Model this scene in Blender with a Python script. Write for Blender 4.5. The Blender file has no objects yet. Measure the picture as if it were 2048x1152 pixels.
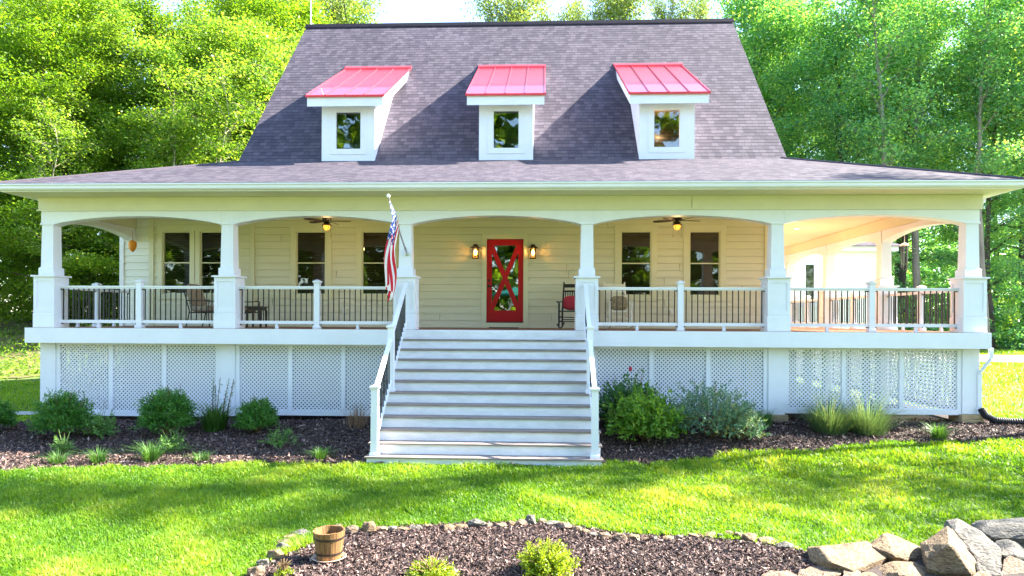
import bpy, bmesh, math, random
import numpy as np
from mathutils import Vector, Matrix, noise

random.seed(7)
R = math.radians
scene = bpy.context.scene
COL = scene.collection
WM = {}

# ------------------------------------------------------------------ helpers
class MB:
    """collects faces and links them as one mesh object"""
    def __init__(s):
        s.v = []; s.f = []; s.uv = []
    def add(s, vs, fs, uvs=None):
        o = len(s.v); s.v += [tuple(p) for p in vs]
        for k, f in enumerate(fs):
            s.f.append([i + o for i in f])
            s.uv.append(uvs[k] if uvs else None)
        return s
    def quad(s, a, b, c, d, uv=None):
        return s.add([a, b, c, d], [(0, 1, 2, 3)], [uv] if uv else None)
    def box(s, x0, x1, y0, y1, z0, z1):
        v = [(x, y, z) for z in (z0, z1) for y in (y0, y1) for x in (x0, x1)]
        return s.add(v, [(0, 2, 3, 1), (4, 5, 7, 6), (0, 1, 5, 4), (2, 6, 7, 3), (0, 4, 6, 2), (1, 3, 7, 5)])
    def frustum(s, cx, cy, z0, z1, a0, a1, b0=None, b1=None):
        b0 = a0 if b0 is None else b0; b1 = a1 if b1 is None else b1
        v = [(cx + sx * a0, cy + sy * b0, z0) for sx, sy in ((-1, -1), (1, -1), (1, 1), (-1, 1))]
        v += [(cx + sx * a1, cy + sy * b1, z1) for sx, sy in ((-1, -1), (1, -1), (1, 1), (-1, 1))]
        return s.add(v, [(3, 2, 1, 0), (4, 5, 6, 7), (0, 1, 5, 4), (1, 2, 6, 5), (2, 3, 7, 6), (3, 0, 4, 7)])
    def prism(s, poly, axis, a, b):
        """poly of 2-D points extruded along axis from a to b (axis x: (y,z); y: (x,z); z: (x,y))"""
        def P(p, t):
            return (t, p[0], p[1]) if axis == 'x' else (p[0], t, p[1]) if axis == 'y' else (p[0], p[1], t)
        n = len(poly)
        v = [P(p, a) for p in poly] + [P(p, b) for p in poly]
        fs = [tuple(range(n)), tuple(range(2 * n - 1, n - 1, -1))]
        fs += [(i, i + n, (i + 1) % n + n, (i + 1) % n) for i in range(n)]
        return s.add(v, fs)
    def strip(s, low, high, axis, a, b):
        """solid between two polylines of equal length (low, high), extruded"""
        for i in range(len(low) - 1):
            s.prism([low[i], low[i + 1], high[i + 1], high[i]], axis, a, b)
        return s
    def tube(s, pts, rad, n=8, cap=True):
        pts = [Vector(p) for p in pts]
        if not isinstance(rad, (list, tuple)): rad = [rad] * len(pts)
        o = len(s.v); ref = None; m = len(pts)
        for i, p in enumerate(pts):
            d = (pts[min(i + 1, m - 1)] - pts[max(i - 1, 0)])
            d = d.normalized() if d.length > 1e-9 else Vector((0, 0, 1))
            if ref is None:
                ref = d.orthogonal().normalized()
            ref = (ref - d * ref.dot(d))
            ref = ref.normalized() if ref.length > 1e-6 else d.orthogonal().normalized()
            q = d.cross(ref)
            for k in range(n):
                a = 2 * math.pi * k / n
                s.v.append(tuple(p + (ref * math.cos(a) + q * math.sin(a)) * rad[i]))
        for i in range(m - 1):
            for k in range(n):
                k2 = (k + 1) % n
                s.f.append([o + i * n + k, o + i * n + k2, o + (i + 1) * n + k2, o + (i + 1) * n + k]); s.uv.append(None)
        if cap:
            s.f.append([o + k for k in range(n)][::-1]); s.uv.append(None)
            s.f.append([o + (m - 1) * n + k for k in range(n)]); s.uv.append(None)
        return s
    def bar(s, p, q, w, h):
        """rectangular bar from p to q, w across, h along the up side"""
        p, q = Vector(p), Vector(q); d = (q - p).normalized()
        up = Vector((0, 0, 1)) if abs(d.z) < .95 else Vector((0, 1, 0))
        x = d.cross(up).normalized(); u = x.cross(d).normalized()
        v = []
        for c in (p, q):
            for sx, su in ((-1, -1), (1, -1), (1, 1), (-1, 1)):
                v.append(c + x * (sx * w / 2) + u * (su * h / 2))
        return s.add(v, [(3, 2, 1, 0), (4, 5, 6, 7), (0, 1, 5, 4), (1, 2, 6, 5), (2, 3, 7, 6), (3, 0, 4, 7)])
    def lathe(s, prof, c=(0, 0, 0), n=24):
        o = len(s.v); m = len(prof)
        for r, z in prof:
            for k in range(n):
                a = 2 * math.pi * k / n
                s.v.append((c[0] + r * math.cos(a), c[1] + r * math.sin(a), c[2] + z))
        for i in range(m - 1):
            for k in range(n):
                k2 = (k + 1) % n
                s.f.append([o + i * n + k, o + i * n + k2, o + (i + 1) * n + k2, o + (i + 1) * n + k]); s.uv.append(None)
        s.f.append([o + k for k in range(n)][::-1]); s.uv.append(None)
        s.f.append([o + (m - 1) * n + k for k in range(n)]); s.uv.append(None)
        return s
    def blob(s, c, r, n=12, m=8, seed=0, amp=0.0, sq=1.0):
        """superellipsoid cushion-like body"""
        o = len(s.v)
        sg = lambda t: math.copysign(abs(t) ** sq, t)
        for i in range(m + 1):
            th = math.pi * i / m - math.pi / 2
            for k in range(n):
                a = 2 * math.pi * k / n
                p = Vector((sg(math.cos(th)) * sg(math.cos(a)) * r[0], sg(math.cos(th)) * sg(math.sin(a)) * r[1], sg(math.sin(th)) * r[2]))
                if amp: p *= 1 + amp * noise.noise(p * 6 + Vector((seed, 0, 0)))
                s.v.append(tuple(Vector(c) + p))
        for i in range(m):
            for k in range(n):
                k2 = (k + 1) % n
                s.f.append([o + i * n + k, o + i * n + k2, o + (i + 1) * n + k2, o + (i + 1) * n + k]); s.uv.append(None)
        return s
    def xform(s, M, start=0):
        for i in range(start, len(s.v)): s.v[i] = tuple(M @ Vector(s.v[i]))
        return s
    def build(s, name, m, parent=None, world=False, smooth=False, loc=None):
        me = bpy.data.meshes.new(name)
        me.from_pydata(s.v, [], s.f)
        if any(u is not None for u in s.uv):
            L = me.uv_layers.new(name='UVMap')
            for p, u in zip(me.polygons, s.uv):
                if u is None: continue
                for li, w in zip(p.loop_indices, u): L.data[li].uv = w
        return link(name, me, m, parent, world, smooth, loc)

def link(name, me, m, parent=None, world=False, smooth=False, loc=None):
    if m is not None: me.materials.append(m)
    if smooth: me.polygons.foreach_set('use_smooth', [True] * len(me.polygons))
    o = bpy.data.objects.new(name, me); COL.objects.link(o)
    if loc is not None: o.location = loc
    if parent is not None:
        o.parent = parent
        if world:
            o.matrix_parent_inverse = WM[parent].inverted(); WM[o] = Matrix.Identity(4)
        else:
            WM[o] = WM[parent] @ Matrix.Translation(loc or (0, 0, 0))
    else:
        WM[o] = Matrix.Translation(loc or (0, 0, 0))
    return o

def np_mesh(name, V, F, m, parent=None, attr=None, smooth=False, world=False, loc=None):
    V = np.asarray(V, np.float32).reshape(-1, 3); F = np.asarray(F, np.int32); k = F.shape[1]; M = len(F)
    me = bpy.data.meshes.new(name)
    me.vertices.add(len(V)); me.vertices.foreach_set('co', V.ravel())
    me.loops.add(M * k); me.loops.foreach_set('vertex_index', F.ravel())
    me.polygons.add(M); me.polygons.foreach_set('loop_start', np.arange(0, M * k, k, dtype=np.int32))
    me.update(calc_edges=True)
    if attr is not None:
        a = me.attributes.new('rnd', 'FLOAT', 'FACE'); a.data.foreach_set('value', np.asarray(attr, np.float32))
    return link(name, me, m, parent, world, smooth, loc)

def tag(o, label=None, cat=None, group=None, kind=None):
    if label: o['label'] = label
    if cat: o['category'] = cat
    if group: o['group'] = group
    if kind: o['kind'] = kind
    return o

def thing(name, label, cat, loc=(0, 0, 0), rz=0, group=None, s=1):
    o = bpy.data.objects.new(name, None); COL.objects.link(o)
    o.location = loc; o.rotation_euler = (0, 0, rz); o.scale = (s, s, s); o.empty_display_size = .2
    WM[o] = Matrix.Translation(loc) @ Matrix.Rotation(rz, 4, 'Z') @ Matrix.Scale(s, 4)
    return tag(o, label, cat, group)

def copy_tree(o, parent=None):
    c = o.copy(); COL.objects.link(c)
    if parent is not None:
        mi = o.matrix_parent_inverse.copy(); c.parent = parent; c.matrix_parent_inverse = mi
    for ch in list(o.children): copy_tree(ch, c)
    return c

ROOTCH = {}
def dup(root, loc, rz=0, label=None, group=None, s=1):
    c = copy_tree(root); c.location = loc; c.rotation_euler = (0, 0, rz)
    c.scale = (s, s, s) if not isinstance(s, (tuple, list)) else s
    if label: c['label'] = label
    if group: c['group'] = group
    return c

# ------------------------------------------------------------------ materials
def nodes_of(m):
    m.use_nodes = True; nt = m.node_tree; nt.nodes.clear(); return nt
def N(nt, t, **k):
    n = nt.nodes.new(t)
    for a, b in k.items(): setattr(n, a, b)
    return n

def mat(name, col, rough=.6, var=.12, scale=4., bump=0., bscale=60., metal=0., spec=.4, coat=0., stretch=(1, 1, 1), col2=None, coord='Object'):
    m = bpy.data.materials.new(name); nt = nodes_of(m); L = nt.links.new
    out = N(nt, 'ShaderNodeOutputMaterial'); b = N(nt, 'ShaderNodeBsdfPrincipled'); L(b.outputs[0], out.inputs[0])
    tc = N(nt, 'ShaderNodeTexCoord'); mp = N(nt, 'ShaderNodeMapping'); mp.inputs['Scale'].default_value = stretch
    L(tc.outputs[coord], mp.inputs[0])
    nz = N(nt, 'ShaderNodeTexNoise'); nz.inputs['Scale'].default_value = scale; nz.inputs['Detail'].default_value = 6; nz.inputs['Roughness'].default_value = .65
    L(mp.outputs[0], nz.inputs[0])
    rp = N(nt, 'ShaderNodeValToRGB'); rp.color_ramp.elements[0].position = .28; rp.color_ramp.elements[1].position = .72
    c2 = col2 or tuple(min(1, c * (1 + var)) for c in col); c1 = tuple(c * (1 - var) for c in col)
    rp.color_ramp.elements[0].color = (*c1, 1); rp.color_ramp.elements[1].color = (*c2, 1)
    L(nz.outputs[0], rp.inputs[0]); L(rp.outputs[0], b.inputs['Base Color'])
    b.inputs['Roughness'].default_value = rough; b.inputs['Metallic'].default_value = metal
    b.inputs['Specular IOR Level'].default_value = spec; b.inputs['Coat Weight'].default_value = coat
    if bump:
        n2 = N(nt, 'ShaderNodeTexNoise'); n2.inputs['Scale'].default_value = bscale; n2.inputs['Detail'].default_value = 5
        L(mp.outputs[0], n2.inputs[0])
        bp = N(nt, 'ShaderNodeBump'); bp.inputs['Strength'].default_value = bump; bp.inputs['Distance'].default_value = .02
        L(n2.outputs[0], bp.inputs['Height']); L(bp.outputs[0], b.inputs['Normal'])
    return m

def leaf_mat(name, cols, trans=.35, tcol=(1.25, 1.15, .5), rough=.45, patch=None):
    m = bpy.data.materials.new(name); nt = nodes_of(m); L = nt.links.new
    out = N(nt, 'ShaderNodeOutputMaterial')
    at = N(nt, 'ShaderNodeAttribute', attribute_name='rnd')
    rp = N(nt, 'ShaderNodeValToRGB')
    els = rp.color_ramp.elements
    while len(els) < len(cols): els.new(.5)
    for i, c in enumerate(cols):
        els[i].position = i / (len(cols) - 1); els[i].color = (*c, 1)
    fac = at.outputs['Fac']
    if patch:
        ge = N(nt, 'ShaderNodeNewGeometry'); nz = N(nt, 'ShaderNodeTexNoise'); nz.inputs['Scale'].default_value = patch[0]; nz.inputs['Detail'].default_value = 4
        L(ge.outputs['Position'], nz.inputs[0])
        ma = N(nt, 'ShaderNodeMath', operation='MULTIPLY_ADD'); ma.inputs[1].default_value = patch[1]; ma.inputs[2].default_value = -patch[1] / 2
        L(nz.outputs[0], ma.inputs[0]); ad = N(nt, 'ShaderNodeMath', operation='ADD', use_clamp=True)
        L(ma.outputs[0], ad.inputs[0]); L(fac, ad.inputs[1]); fac = ad.outputs[0]
    L(fac, rp.inputs[0])
    b = N(nt, 'ShaderNodeBsdfPrincipled'); b.inputs['Roughness'].default_value = rough; b.inputs['Specular IOR Level'].default_value = .35
    L(rp.outputs[0], b.inputs['Base Color'])
    tr = N(nt, 'ShaderNodeBsdfTranslucent'); mc = N(nt, 'ShaderNodeMix', data_type='RGBA', blend_type='MULTIPLY'); mc.inputs['Factor'].default_value = 1
    L(rp.outputs[0], mc.inputs['A']); mc.inputs['B'].default_value = (*[c * 1.6 for c in tcol], 1)
    L(mc.outputs['Result'], tr.inputs[0])
    mx = N(nt, 'ShaderNodeMixShader'); mx.inputs[0].default_value = trans
    L(b.outputs[0], mx.inputs[1]); L(tr.outputs[0], mx.inputs[2]); L(mx.outputs[0], out.inputs[0])
    return m

def glass_mat(name, tint=(.6, .65, .63), refl=.12):
    m = bpy.data.materials.new(name); nt = nodes_of(m); L = nt.links.new
    out = N(nt, 'ShaderNodeOutputMaterial'); t = N(nt, 'ShaderNodeBsdfTransparent'); t.inputs[0].default_value = (*tint, 1)
    g = N(nt, 'ShaderNodeBsdfGlossy'); g.inputs['Roughness'].default_value = .02; g.inputs[0].default_value = (.95, 1, .98, 1)
    tc = N(nt, 'ShaderNodeTexCoord'); nz = N(nt, 'ShaderNodeTexNoise'); nz.inputs['Scale'].default_value = 1.6; L(tc.outputs['Object'], nz.inputs[0])
    bp = N(nt, 'ShaderNodeBump'); bp.inputs['Strength'].default_value = .05; bp.inputs['Distance'].default_value = .05; L(nz.outputs[0], bp.inputs['Height']); L(bp.outputs[0], g.inputs['Normal'])
    fr = N(nt, 'ShaderNodeFresnel'); fr.inputs[0].default_value = 1.5
    ma = N(nt, 'ShaderNodeMath', operation='ADD', use_clamp=True); ma.inputs[1].default_value = refl; L(fr.outputs[0], ma.inputs[0])
    mx = N(nt, 'ShaderNodeMixShader'); L(ma.outputs[0], mx.inputs[0]); L(t.outputs[0], mx.inputs[1]); L(g.outputs[0], mx.inputs[2]); L(mx.outputs[0], out.inputs[0])
    return m

def emit_mat(name, col, s):
    m = bpy.data.materials.new(name); nt = nodes_of(m); out = N(nt, 'ShaderNodeOutputMaterial'); e = N(nt, 'ShaderNodeEmission')
    e.inputs[0].default_value = (*col, 1); e.inputs[1].default_value = s; nt.links.new(e.outputs[0], out.inputs[0]); return m

def shingle_mat(name, base):
    """tabs of random tone: UV in metres, u along the course, v up the slope"""
    m = bpy.data.materials.new(name); nt = nodes_of(m); L = nt.links.new
    out = N(nt, 'ShaderNodeOutputMaterial'); b = N(nt, 'ShaderNodeBsdfPrincipled'); L(b.outputs[0], out.inputs[0])
    uv = N(nt, 'ShaderNodeUVMap', uv_map='UVMap'); sp = N(nt, 'ShaderNodeSeparateXYZ'); L(uv.outputs[0], sp.inputs[0])
    def M(op, a, bb=None, clamp=False):
        n = N(nt, 'ShaderNodeMath', operation=op, use_clamp=clamp)
        for i, x in enumerate((a, bb)):
            if x is None: continue
            if isinstance(x, (int, float)): n.inputs[i].default_value = x
            else: L(x, n.inputs[i])
        return n.outputs[0]
    row = M('FLOOR', M('DIVIDE', M('ADD', sp.outputs[1], .0005), EXPO))
    wn = N(nt, 'ShaderNodeTexWhiteNoise', noise_dimensions='1D'); L(row, wn.inputs['W'])
    u = M('ADD', M('DIVIDE', sp.outputs[0], .165), M('MULTIPLY', wn.outputs[0], 7.0))
    cell = M('FLOOR', u); fr = M('SUBTRACT', u, cell)
    cb = N(nt, 'ShaderNodeCombineXYZ'); L(cell, cb.inputs[0]); L(row, cb.inputs[1])
    w2 = N(nt, 'ShaderNodeTexWhiteNoise', noise_dimensions='2D'); L(cb.outputs[0], w2.inputs[0])
    rp = N(nt, 'ShaderNodeValToRGB'); els = rp.color_ramp.elements
    els[0].position = 0; els[1].position = 1
    els[0].color = (base[0] * .70, base[1] * .68, base[2] * .74, 1); els[1].color = (base[0] * 1.4, base[1] * 1.36, base[2] * 1.32, 1)
    e = els.new(.5); e.color = (*base, 1)
    L(w2.outputs[0], rp.inputs[0])
    # weathering at large scale and granules
    tc = N(nt, 'ShaderNodeTexCoord'); nz = N(nt, 'ShaderNodeTexNoise'); nz.inputs['Scale'].default_value = .5; nz.inputs['Detail'].default_value = 6; L(tc.outputs['Object'], nz.inputs[0])
    n3 = N(nt, 'ShaderNodeTexNoise'); n3.inputs['Scale'].default_value = 55; n3.inputs['Detail'].default_value = 3; L(tc.outputs['Object'], n3.inputs[0])
    v = M('ADD', M('MULTIPLY', nz.outputs[0], .5), M('MULTIPLY', n3.outputs[0], .5))
    v = M('ADD', M('MULTIPLY', v, 1.0), .5)
    # dark keyway between tabs
    key = M('GREATER_THAN', M('ABSOLUTE', M('SUBTRACT', fr, .5)), .468)
    cut = M('GREATER_THAN', w2.outputs[0], .35)
    v = M('MULTIPLY', v, M('SUBTRACT', 1.0, M('MULTIPLY', M('MULTIPLY', key, cut), .5)))
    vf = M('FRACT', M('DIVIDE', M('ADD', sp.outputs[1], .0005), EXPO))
    v = M('MULTIPLY', v, M('SUBTRACT', 1.0, M('MULTIPLY', M('GREATER_THAN', vf, .84), .45)))  # printed shadow band: shade under the next course painted into the colour
    mx = N(nt, 'ShaderNodeMix', data_type='RGBA', blend_type='MULTIPLY'); mx.inputs['Factor'].default_value = 1
    cc = N(nt, 'ShaderNodeCombineColor')
    for i in range(3): L(v, cc.inputs[i])
    L(rp.outputs[0], mx.inputs['A']); L(cc.outputs[0], mx.inputs['B']); L(mx.outputs['Result'], b.inputs['Base Color'])
    b.inputs['Roughness'].default_value = .85; b.inputs['Specular IOR Level'].default_value = .25
    bp = N(nt, 'ShaderNodeBump'); bp.inputs['Strength'].default_value = .35; bp.inputs['Distance'].default_value = .012
    L(M('ADD', n3.outputs[0], M('MULTIPLY', w2.outputs[0], .6)), bp.inputs['Height']); L(bp.outputs[0], b.inputs['Normal'])
    return m

EXPO = .145
M_white = mat('white_paint', (.75, .755, .83), .45, .05, 1.3, bump=.08, bscale=30)
M_riser = mat('scuffed_riser_paint', (.70, .705, .77), .5, .13, 3.5, bump=.1, bscale=25, stretch=(1, 1, 3))
M_frieze = mat('cast_tinted_frieze', (.66, .63, .47), .5, .05, 1.5)  # white trim with the warm cast of the light put into its colour
M_trim = mat('cream_trim_paint', (.70, .67, .50), .5, .04, 2.5)
M_siding = mat('cream_fibre_siding', (.70, .665, .53), .6, .07, 1.2, bump=.15, bscale=25, stretch=(.3, 1, 6))
M_siding_w = mat('white_fibre_siding', (.78, .78, .74), .6, .05, 1.2, bump=.15, bscale=25, stretch=(.3, 1, 6))
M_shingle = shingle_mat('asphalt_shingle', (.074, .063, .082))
M_ridge = mat('ridge_cap', (.010, .010, .018), .95, .3, 6, spec=.08)
M_red = mat('red_standing_seam', (.62, .035, .055), .30, .07, 1.5, spec=.6, coat=.4, bump=.06, bscale=3)
M_door = mat('red_door_paint', (.43, .001, .012), .4, .05, 3, spec=.3)
M_black = mat('black_metal', (.012, .012, .014), .4, .2, 8)
M_dkbrown = mat('dark_bronze', (.03, .02, .015), .45, .25, 8)
M_deck = mat('red_brown_decking', (.30, .14, .085), .6, .25, 3, bump=.2, stretch=(1, 14, 1))
M_tread = mat('weathered_tread', (.26, .21, .19), .75, .4, 3, bump=.3, bscale=30, stretch=(.6, 12, 6))
M_ceil = mat('painted_ceiling', (.70, .62, .44), .6, .04, 2)
M_glass = glass_mat('window_glass', (.6, .66, .62), .05)
M_glass_u = glass_mat('upper_window_glass', (.6, .66, .62), .15)
M_glass_d = glass_mat('door_glass', (.35, .42, .38), .17)
M_blind = mat('dark_blind', (.17, .12, .09), .6, .2, 4)
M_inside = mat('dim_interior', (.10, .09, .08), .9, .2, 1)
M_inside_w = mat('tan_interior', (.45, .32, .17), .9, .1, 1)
M_found = mat('grey_foundation', (.13, .13, .14), .9, .2, 2, bump=.3)  # pale wall darkened: under-porch shade put into its colour
M_pier = mat('tan_timber_block', (.40, .29, .16), .85, .25, 5, bump=.4, bscale=25, stretch=(1, 1, 5))
M_bark = mat('grey_bark', (.13, .10, .075), .9, .45, 3, bump=.8, bscale=12, stretch=(1, 1, .25))
M_bark_d = mat('dark_bark', (.07, .055, .045), .9, .5, 3, bump=.8, bscale=12, stretch=(1, 1, .25))
M_twig = mat('brown_stem', (.16, .10, .05), .9, .3, 8)
M_bucket = mat('weathered_oak', (.20, .105, .038), .65, .5, 5, bump=.3, stretch=(7, 7, .5))
M_steel = mat('brushed_steel', (.55, .55, .55), .35, .1, 5, metal=.8)
M_cushion_red = mat('red_cushion', (.42, .03, .05), .9, .15, 12, bump=.2)
M_cushion_tan = mat('tan_cushion', (.30, .23, .17), .9, .15, 12, bump=.2)
M_pillow = mat('patterned_pillow', (.25, .19, .12), .9, .65, 22, bump=.2)
M_soil = mat('dark_mulch', (.045, .032, .028), .95, .5, 14, bump=1, bscale=40)
M_plastic_w = mat('white_plastic', (.75, .75, .72), .4, .05, 5)
M_hose = mat('black_corrugated_plastic', (.008, .009, .014), .65, .2, 8)
M_teal = mat('teal_canvas', (.01, .16, .13), .8, .1, 4)
M_orange = mat('orange_gourd', (.75, .28, .03), .6, .15, 6)
M_terra = mat('terracotta_saucer', (.55, .40, .30), .8, .15, 6)
M_concrete = mat('grey_stone_path', (.36, .35, .33), .9, .25, 4, bump=.3)
M_gravel = mat('pale_gravel', (.40, .35, .33), .95, .35, 25, bump=.6, bscale=30)
M_bulb = emit_mat('warm_bulb', (1, .5, .14), 2.5)
M_globe = emit_mat('amber_globe', (1, .46, .05), .2)
M_recess = emit_mat('recess_added_glow', (1, .86, .6), .4)

# foliage tones
LF_left = leaf_mat('sunny_leaves', [(.05, .125, .02), (.10, .195, .026), (.175, .275, .034), (.29, .36, .07)], .5, (1.3, 1.25, .5))
LF_left2 = leaf_mat('green_leaves', [(.07, .16, .016), (.13, .23, .022), (.20, .29, .03)], .5, (1.3, 1.25, .4))
LF_right = leaf_mat('cool_leaves', [(.055, .185, .12), (.105, .265, .155), (.18, .35, .155), (.36, .47, .11)], .55, (1.35, 1.3, .4))
LF_back = leaf_mat('pale_leaves', [(.09, .16, .06), (.15, .22, .07), (.24, .29, .07)], .5)
LF_yew = leaf_mat('yew_leaves', [(.03, .12, .02), (.065, .20, .028), (.12, .28, .04)], .3)
LF_yellow = leaf_mat('yellow_green_leaves', [(.14, .21, .012), (.22, .30, .02), (.30, .36, .03)], .4)
LF_lime = leaf_mat('lime_leaves', [(.06, .17, .02), (.13, .27, .03), (.22, .34, .05)], .4)
LF_hib = leaf_mat('deep_green_leaves', [(.03, .11, .04), (.06, .16, .05), (.10, .21, .06)], .4)
LF_blue = leaf_mat('blue_green_leaves', [(.06, .15, .10), (.10, .21, .14), (.17, .27, .17), (.30, .28, .07)], .3)
LF_sage = leaf_mat('sage_stems', [(.05, .11, .05), (.09, .16, .075), (.15, .20, .10)], .3)
LF_weed = leaf_mat('fresh_weeds', [(.06, .17, .04), (.12, .25, .06), (.22, .33, .12)], .35)
LF_tuft = leaf_mat('tuft_blades', [(.03, .10, .02), (.06, .15, .03), (.11, .20, .05)], .3)
M_stem = mat('green_stem', (.06, .12, .03), .8, .3, 8)
LF_dry = leaf_mat('dry_stalks', [(.16, .09, .05), (.28, .17, .10), (.38, .26, .17)], .2, (1, 1, 1))
LF_grass = leaf_mat('lawn_blades', [(.05, .145, .010), (.095, .215, .012), (.145, .27, .018), (.22, .325, .03), (.33, .36, .08)], .45, (1.35, 1.2, .3), patch=(.7, 1.0))
LF_chip = leaf_mat('bark_chips', [(.028, .019, .018), (.075, .047, .042), (.17, .105, .09), (.38, .28, .24)], .0, (1, 1, 1), rough=.8)
M_lawn = mat('lawn_soil', (.085, .12, .02), .95, .4, .9, bump=.5, bscale=30)
M_litter = mat('leaf_litter', (.13, .115, .04), .95, .5, 1.1, bump=.6, bscale=20)

# ------------------------------------------------------------------ terrain
def sst(a, b, x):
    t = np.clip((np.asarray(x, float) - a) / (b - a), 0, 1); return t * t * (3 - 2 * t)
def gz(X, Y):
    X = np.asarray(X, float); Y = np.asarray(Y, float)
    top = -2.02 + .0135 * (np.clip(X, -12, 10) + 10.5) - .07 * sst(2, 6, X)
    z = -2.23 + sst(10.6, 14.1, Y) * (top + 2.23)
    z = z + np.clip(Y - 15, 0, 200) * .012 * sst(10, 14, np.abs(X + 1))
    z = z + 1.7 * sst(24, 37, Y) * sst(-11, -19, X)
    z = z - .9 * sst(6.2, 5.2, Y) + 2.2 * sst(0., -5., Y)
    return z + .02 * np.sin(X * .9 + 1) * np.cos(Y * .7)
def gzf(x, y): return float(gz(x, y))

def sheet(name, xs, ys, m, off=0., mask=None, kind='structure', label=None, cat=None):
    XX, YY = np.meshgrid(xs, ys); ZZ = gz(XX, YY) + off
    nx, ny = len(xs), len(ys)
    V = np.stack([XX, YY, ZZ], -1).reshape(-1, 3)
    i, j = np.meshgrid(np.arange(nx - 1), np.arange(ny - 1)); a = (j * nx + i).ravel()
    F = np.stack([a, a + 1, a + nx + 1, a + nx], -1)
    if mask is not None:
        c = V[F].mean(1); F = F[mask(c[:, 0], c[:, 1])]
        used = np.unique(F); re = -np.ones(len(V), int); re[used] = np.arange(len(used)); V = V[used]; F = re[F]
    o = np_mesh(name, V, F, m, smooth=True); tag(o, label, cat, None, kind); return o

xs = np.concatenate([np.linspace(-120, -22, 20), np.arange(-20, 20.1, .4), np.linspace(22, 130, 22)])
ys = np.concatenate([np.linspace(-60, 2, 16), np.arange(3, 22, .3), np.linspace(23, 60, 20), np.linspace(65, 170, 12)])
sheet('ground', xs, ys, M_lawn, 0, label='green lawn ground around the white house', cat='ground')

BX = np.array([-14, -10.5, -8.4, -6.5, -4.5, -3.2, 1.1, 2.2, 3.75, 5.0, 6.25, 7.4, 8.4, 9.3, 10.4])
BY = np.array([10.0, 10.1, 10.35, 10.85, 11.15, 11.2, 11.45, 11.6, 12.0, 12.35, 12.65, 12.85, 12.85, 12.75, 13.2])
def in_front(X, Y):
    b = np.interp(X, BX, BY) + .10 * np.sin(X * 2.3) + .05 * np.sin(X * 6.1) + .035 * np.sin(X * 17) + .03 * np.sin(X * 41)
    return (Y > b) & (Y < np.where(X > 8.9, 15.2 - (X - 8.9) * 1.0, np.where(X < -10.9, 13.6, 17))) & (X > -13.5) & (X < 10.3)
NBX = np.array([-2.78, -2.66, -2.47, -2.27, -1.9, -1.5, -.8, -.1, .5, .95, 1.7, 2.2, 2.6, 2.95, 3.4, 3.8, 4.4, 4.8, 5.5, 6.4])
NBY = np.array([6.2, 6.75, 7.25, 7.62, 7.85, 7.98, 8.1, 8.14, 7.98, 7.75, 7.72, 7.62, 7.45, 7.2, 7.3, 7.35, 7.5, 7.8, 7.9, 7.9])
def in_near(X, Y):
    b = np.interp(X, NBX, NBY); return (Y < b) & (Y > 5.0) & (X > -3.3 + (Y - 5) * .15) & (X < 6.3)

sheet('mulch_bed', np.arange(-13.6, 10.6, .15), np.arange(9.8, 17.2, .12), M_soil, .018, in_front, label='dark bark mulch bed along the porch', cat='mulch bed')
sheet('mulch_bed', np.arange(-3.4, 6.4, .1), np.arange(5, 8.4, .08), M_soil, .018, in_near, label='bark mulch bed ringed with stones near the camera', cat='mulch bed')
sheet('driveway', np.linspace(11, 70, 60), np.linspace(31.5, 36.5, 14), M_gravel, .03, label='pale gravel drive beyond the right lawn', cat='driveway')
sheet('path', np.linspace(-16, -10.95, 14), np.linspace(14.9, 15.5, 4), M_concrete, .05, label='grey stone path left of the porch corner', cat='path')
sheet('woodland_floor', np.linspace(-60, -11.3, 80), np.linspace(20.5, 70, 60), M_litter, .03,
      lambda X, Y: Y > 23.5 + 2.5 * np.sin(X * .7), label='brown leaf litter under the trees', cat='ground')
sheet('woodland_floor', np.linspace(-12, 90, 80), np.linspace(42, 120, 40), M_litter, .03, label='shaded earth under the woods', cat='ground')

# ------------------------------------------------------------------ house
H = thing('house', 'white cottage with grey shingle roof, red-roofed dormers and wraparound porch', 'house', (-1, 17, -2))
WY = 17.1
def part(mb, name, m, parent=H, smooth=False): return mb.build(name, m, parent, True, smooth)

# windows on the front wall: glass extents
ZG0, ZG1 = .83, 2.42
WIN = [(-9.70, -8.99), (-8.72, -8.01), (-6.23, -5.48), (-4.54, -3.79), (1.97, 2.71), (3.66, 4.40)]
DOOR = (-1.38, -.46, .16, 2.22)
holes = [(a - .03, b + .03, ZG0 - .03, ZG1 + .03) for a, b in WIN] + [(DOOR[0] - .03, DOOR[1] + .03, .02, DOOR[3] + .03)]

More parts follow.
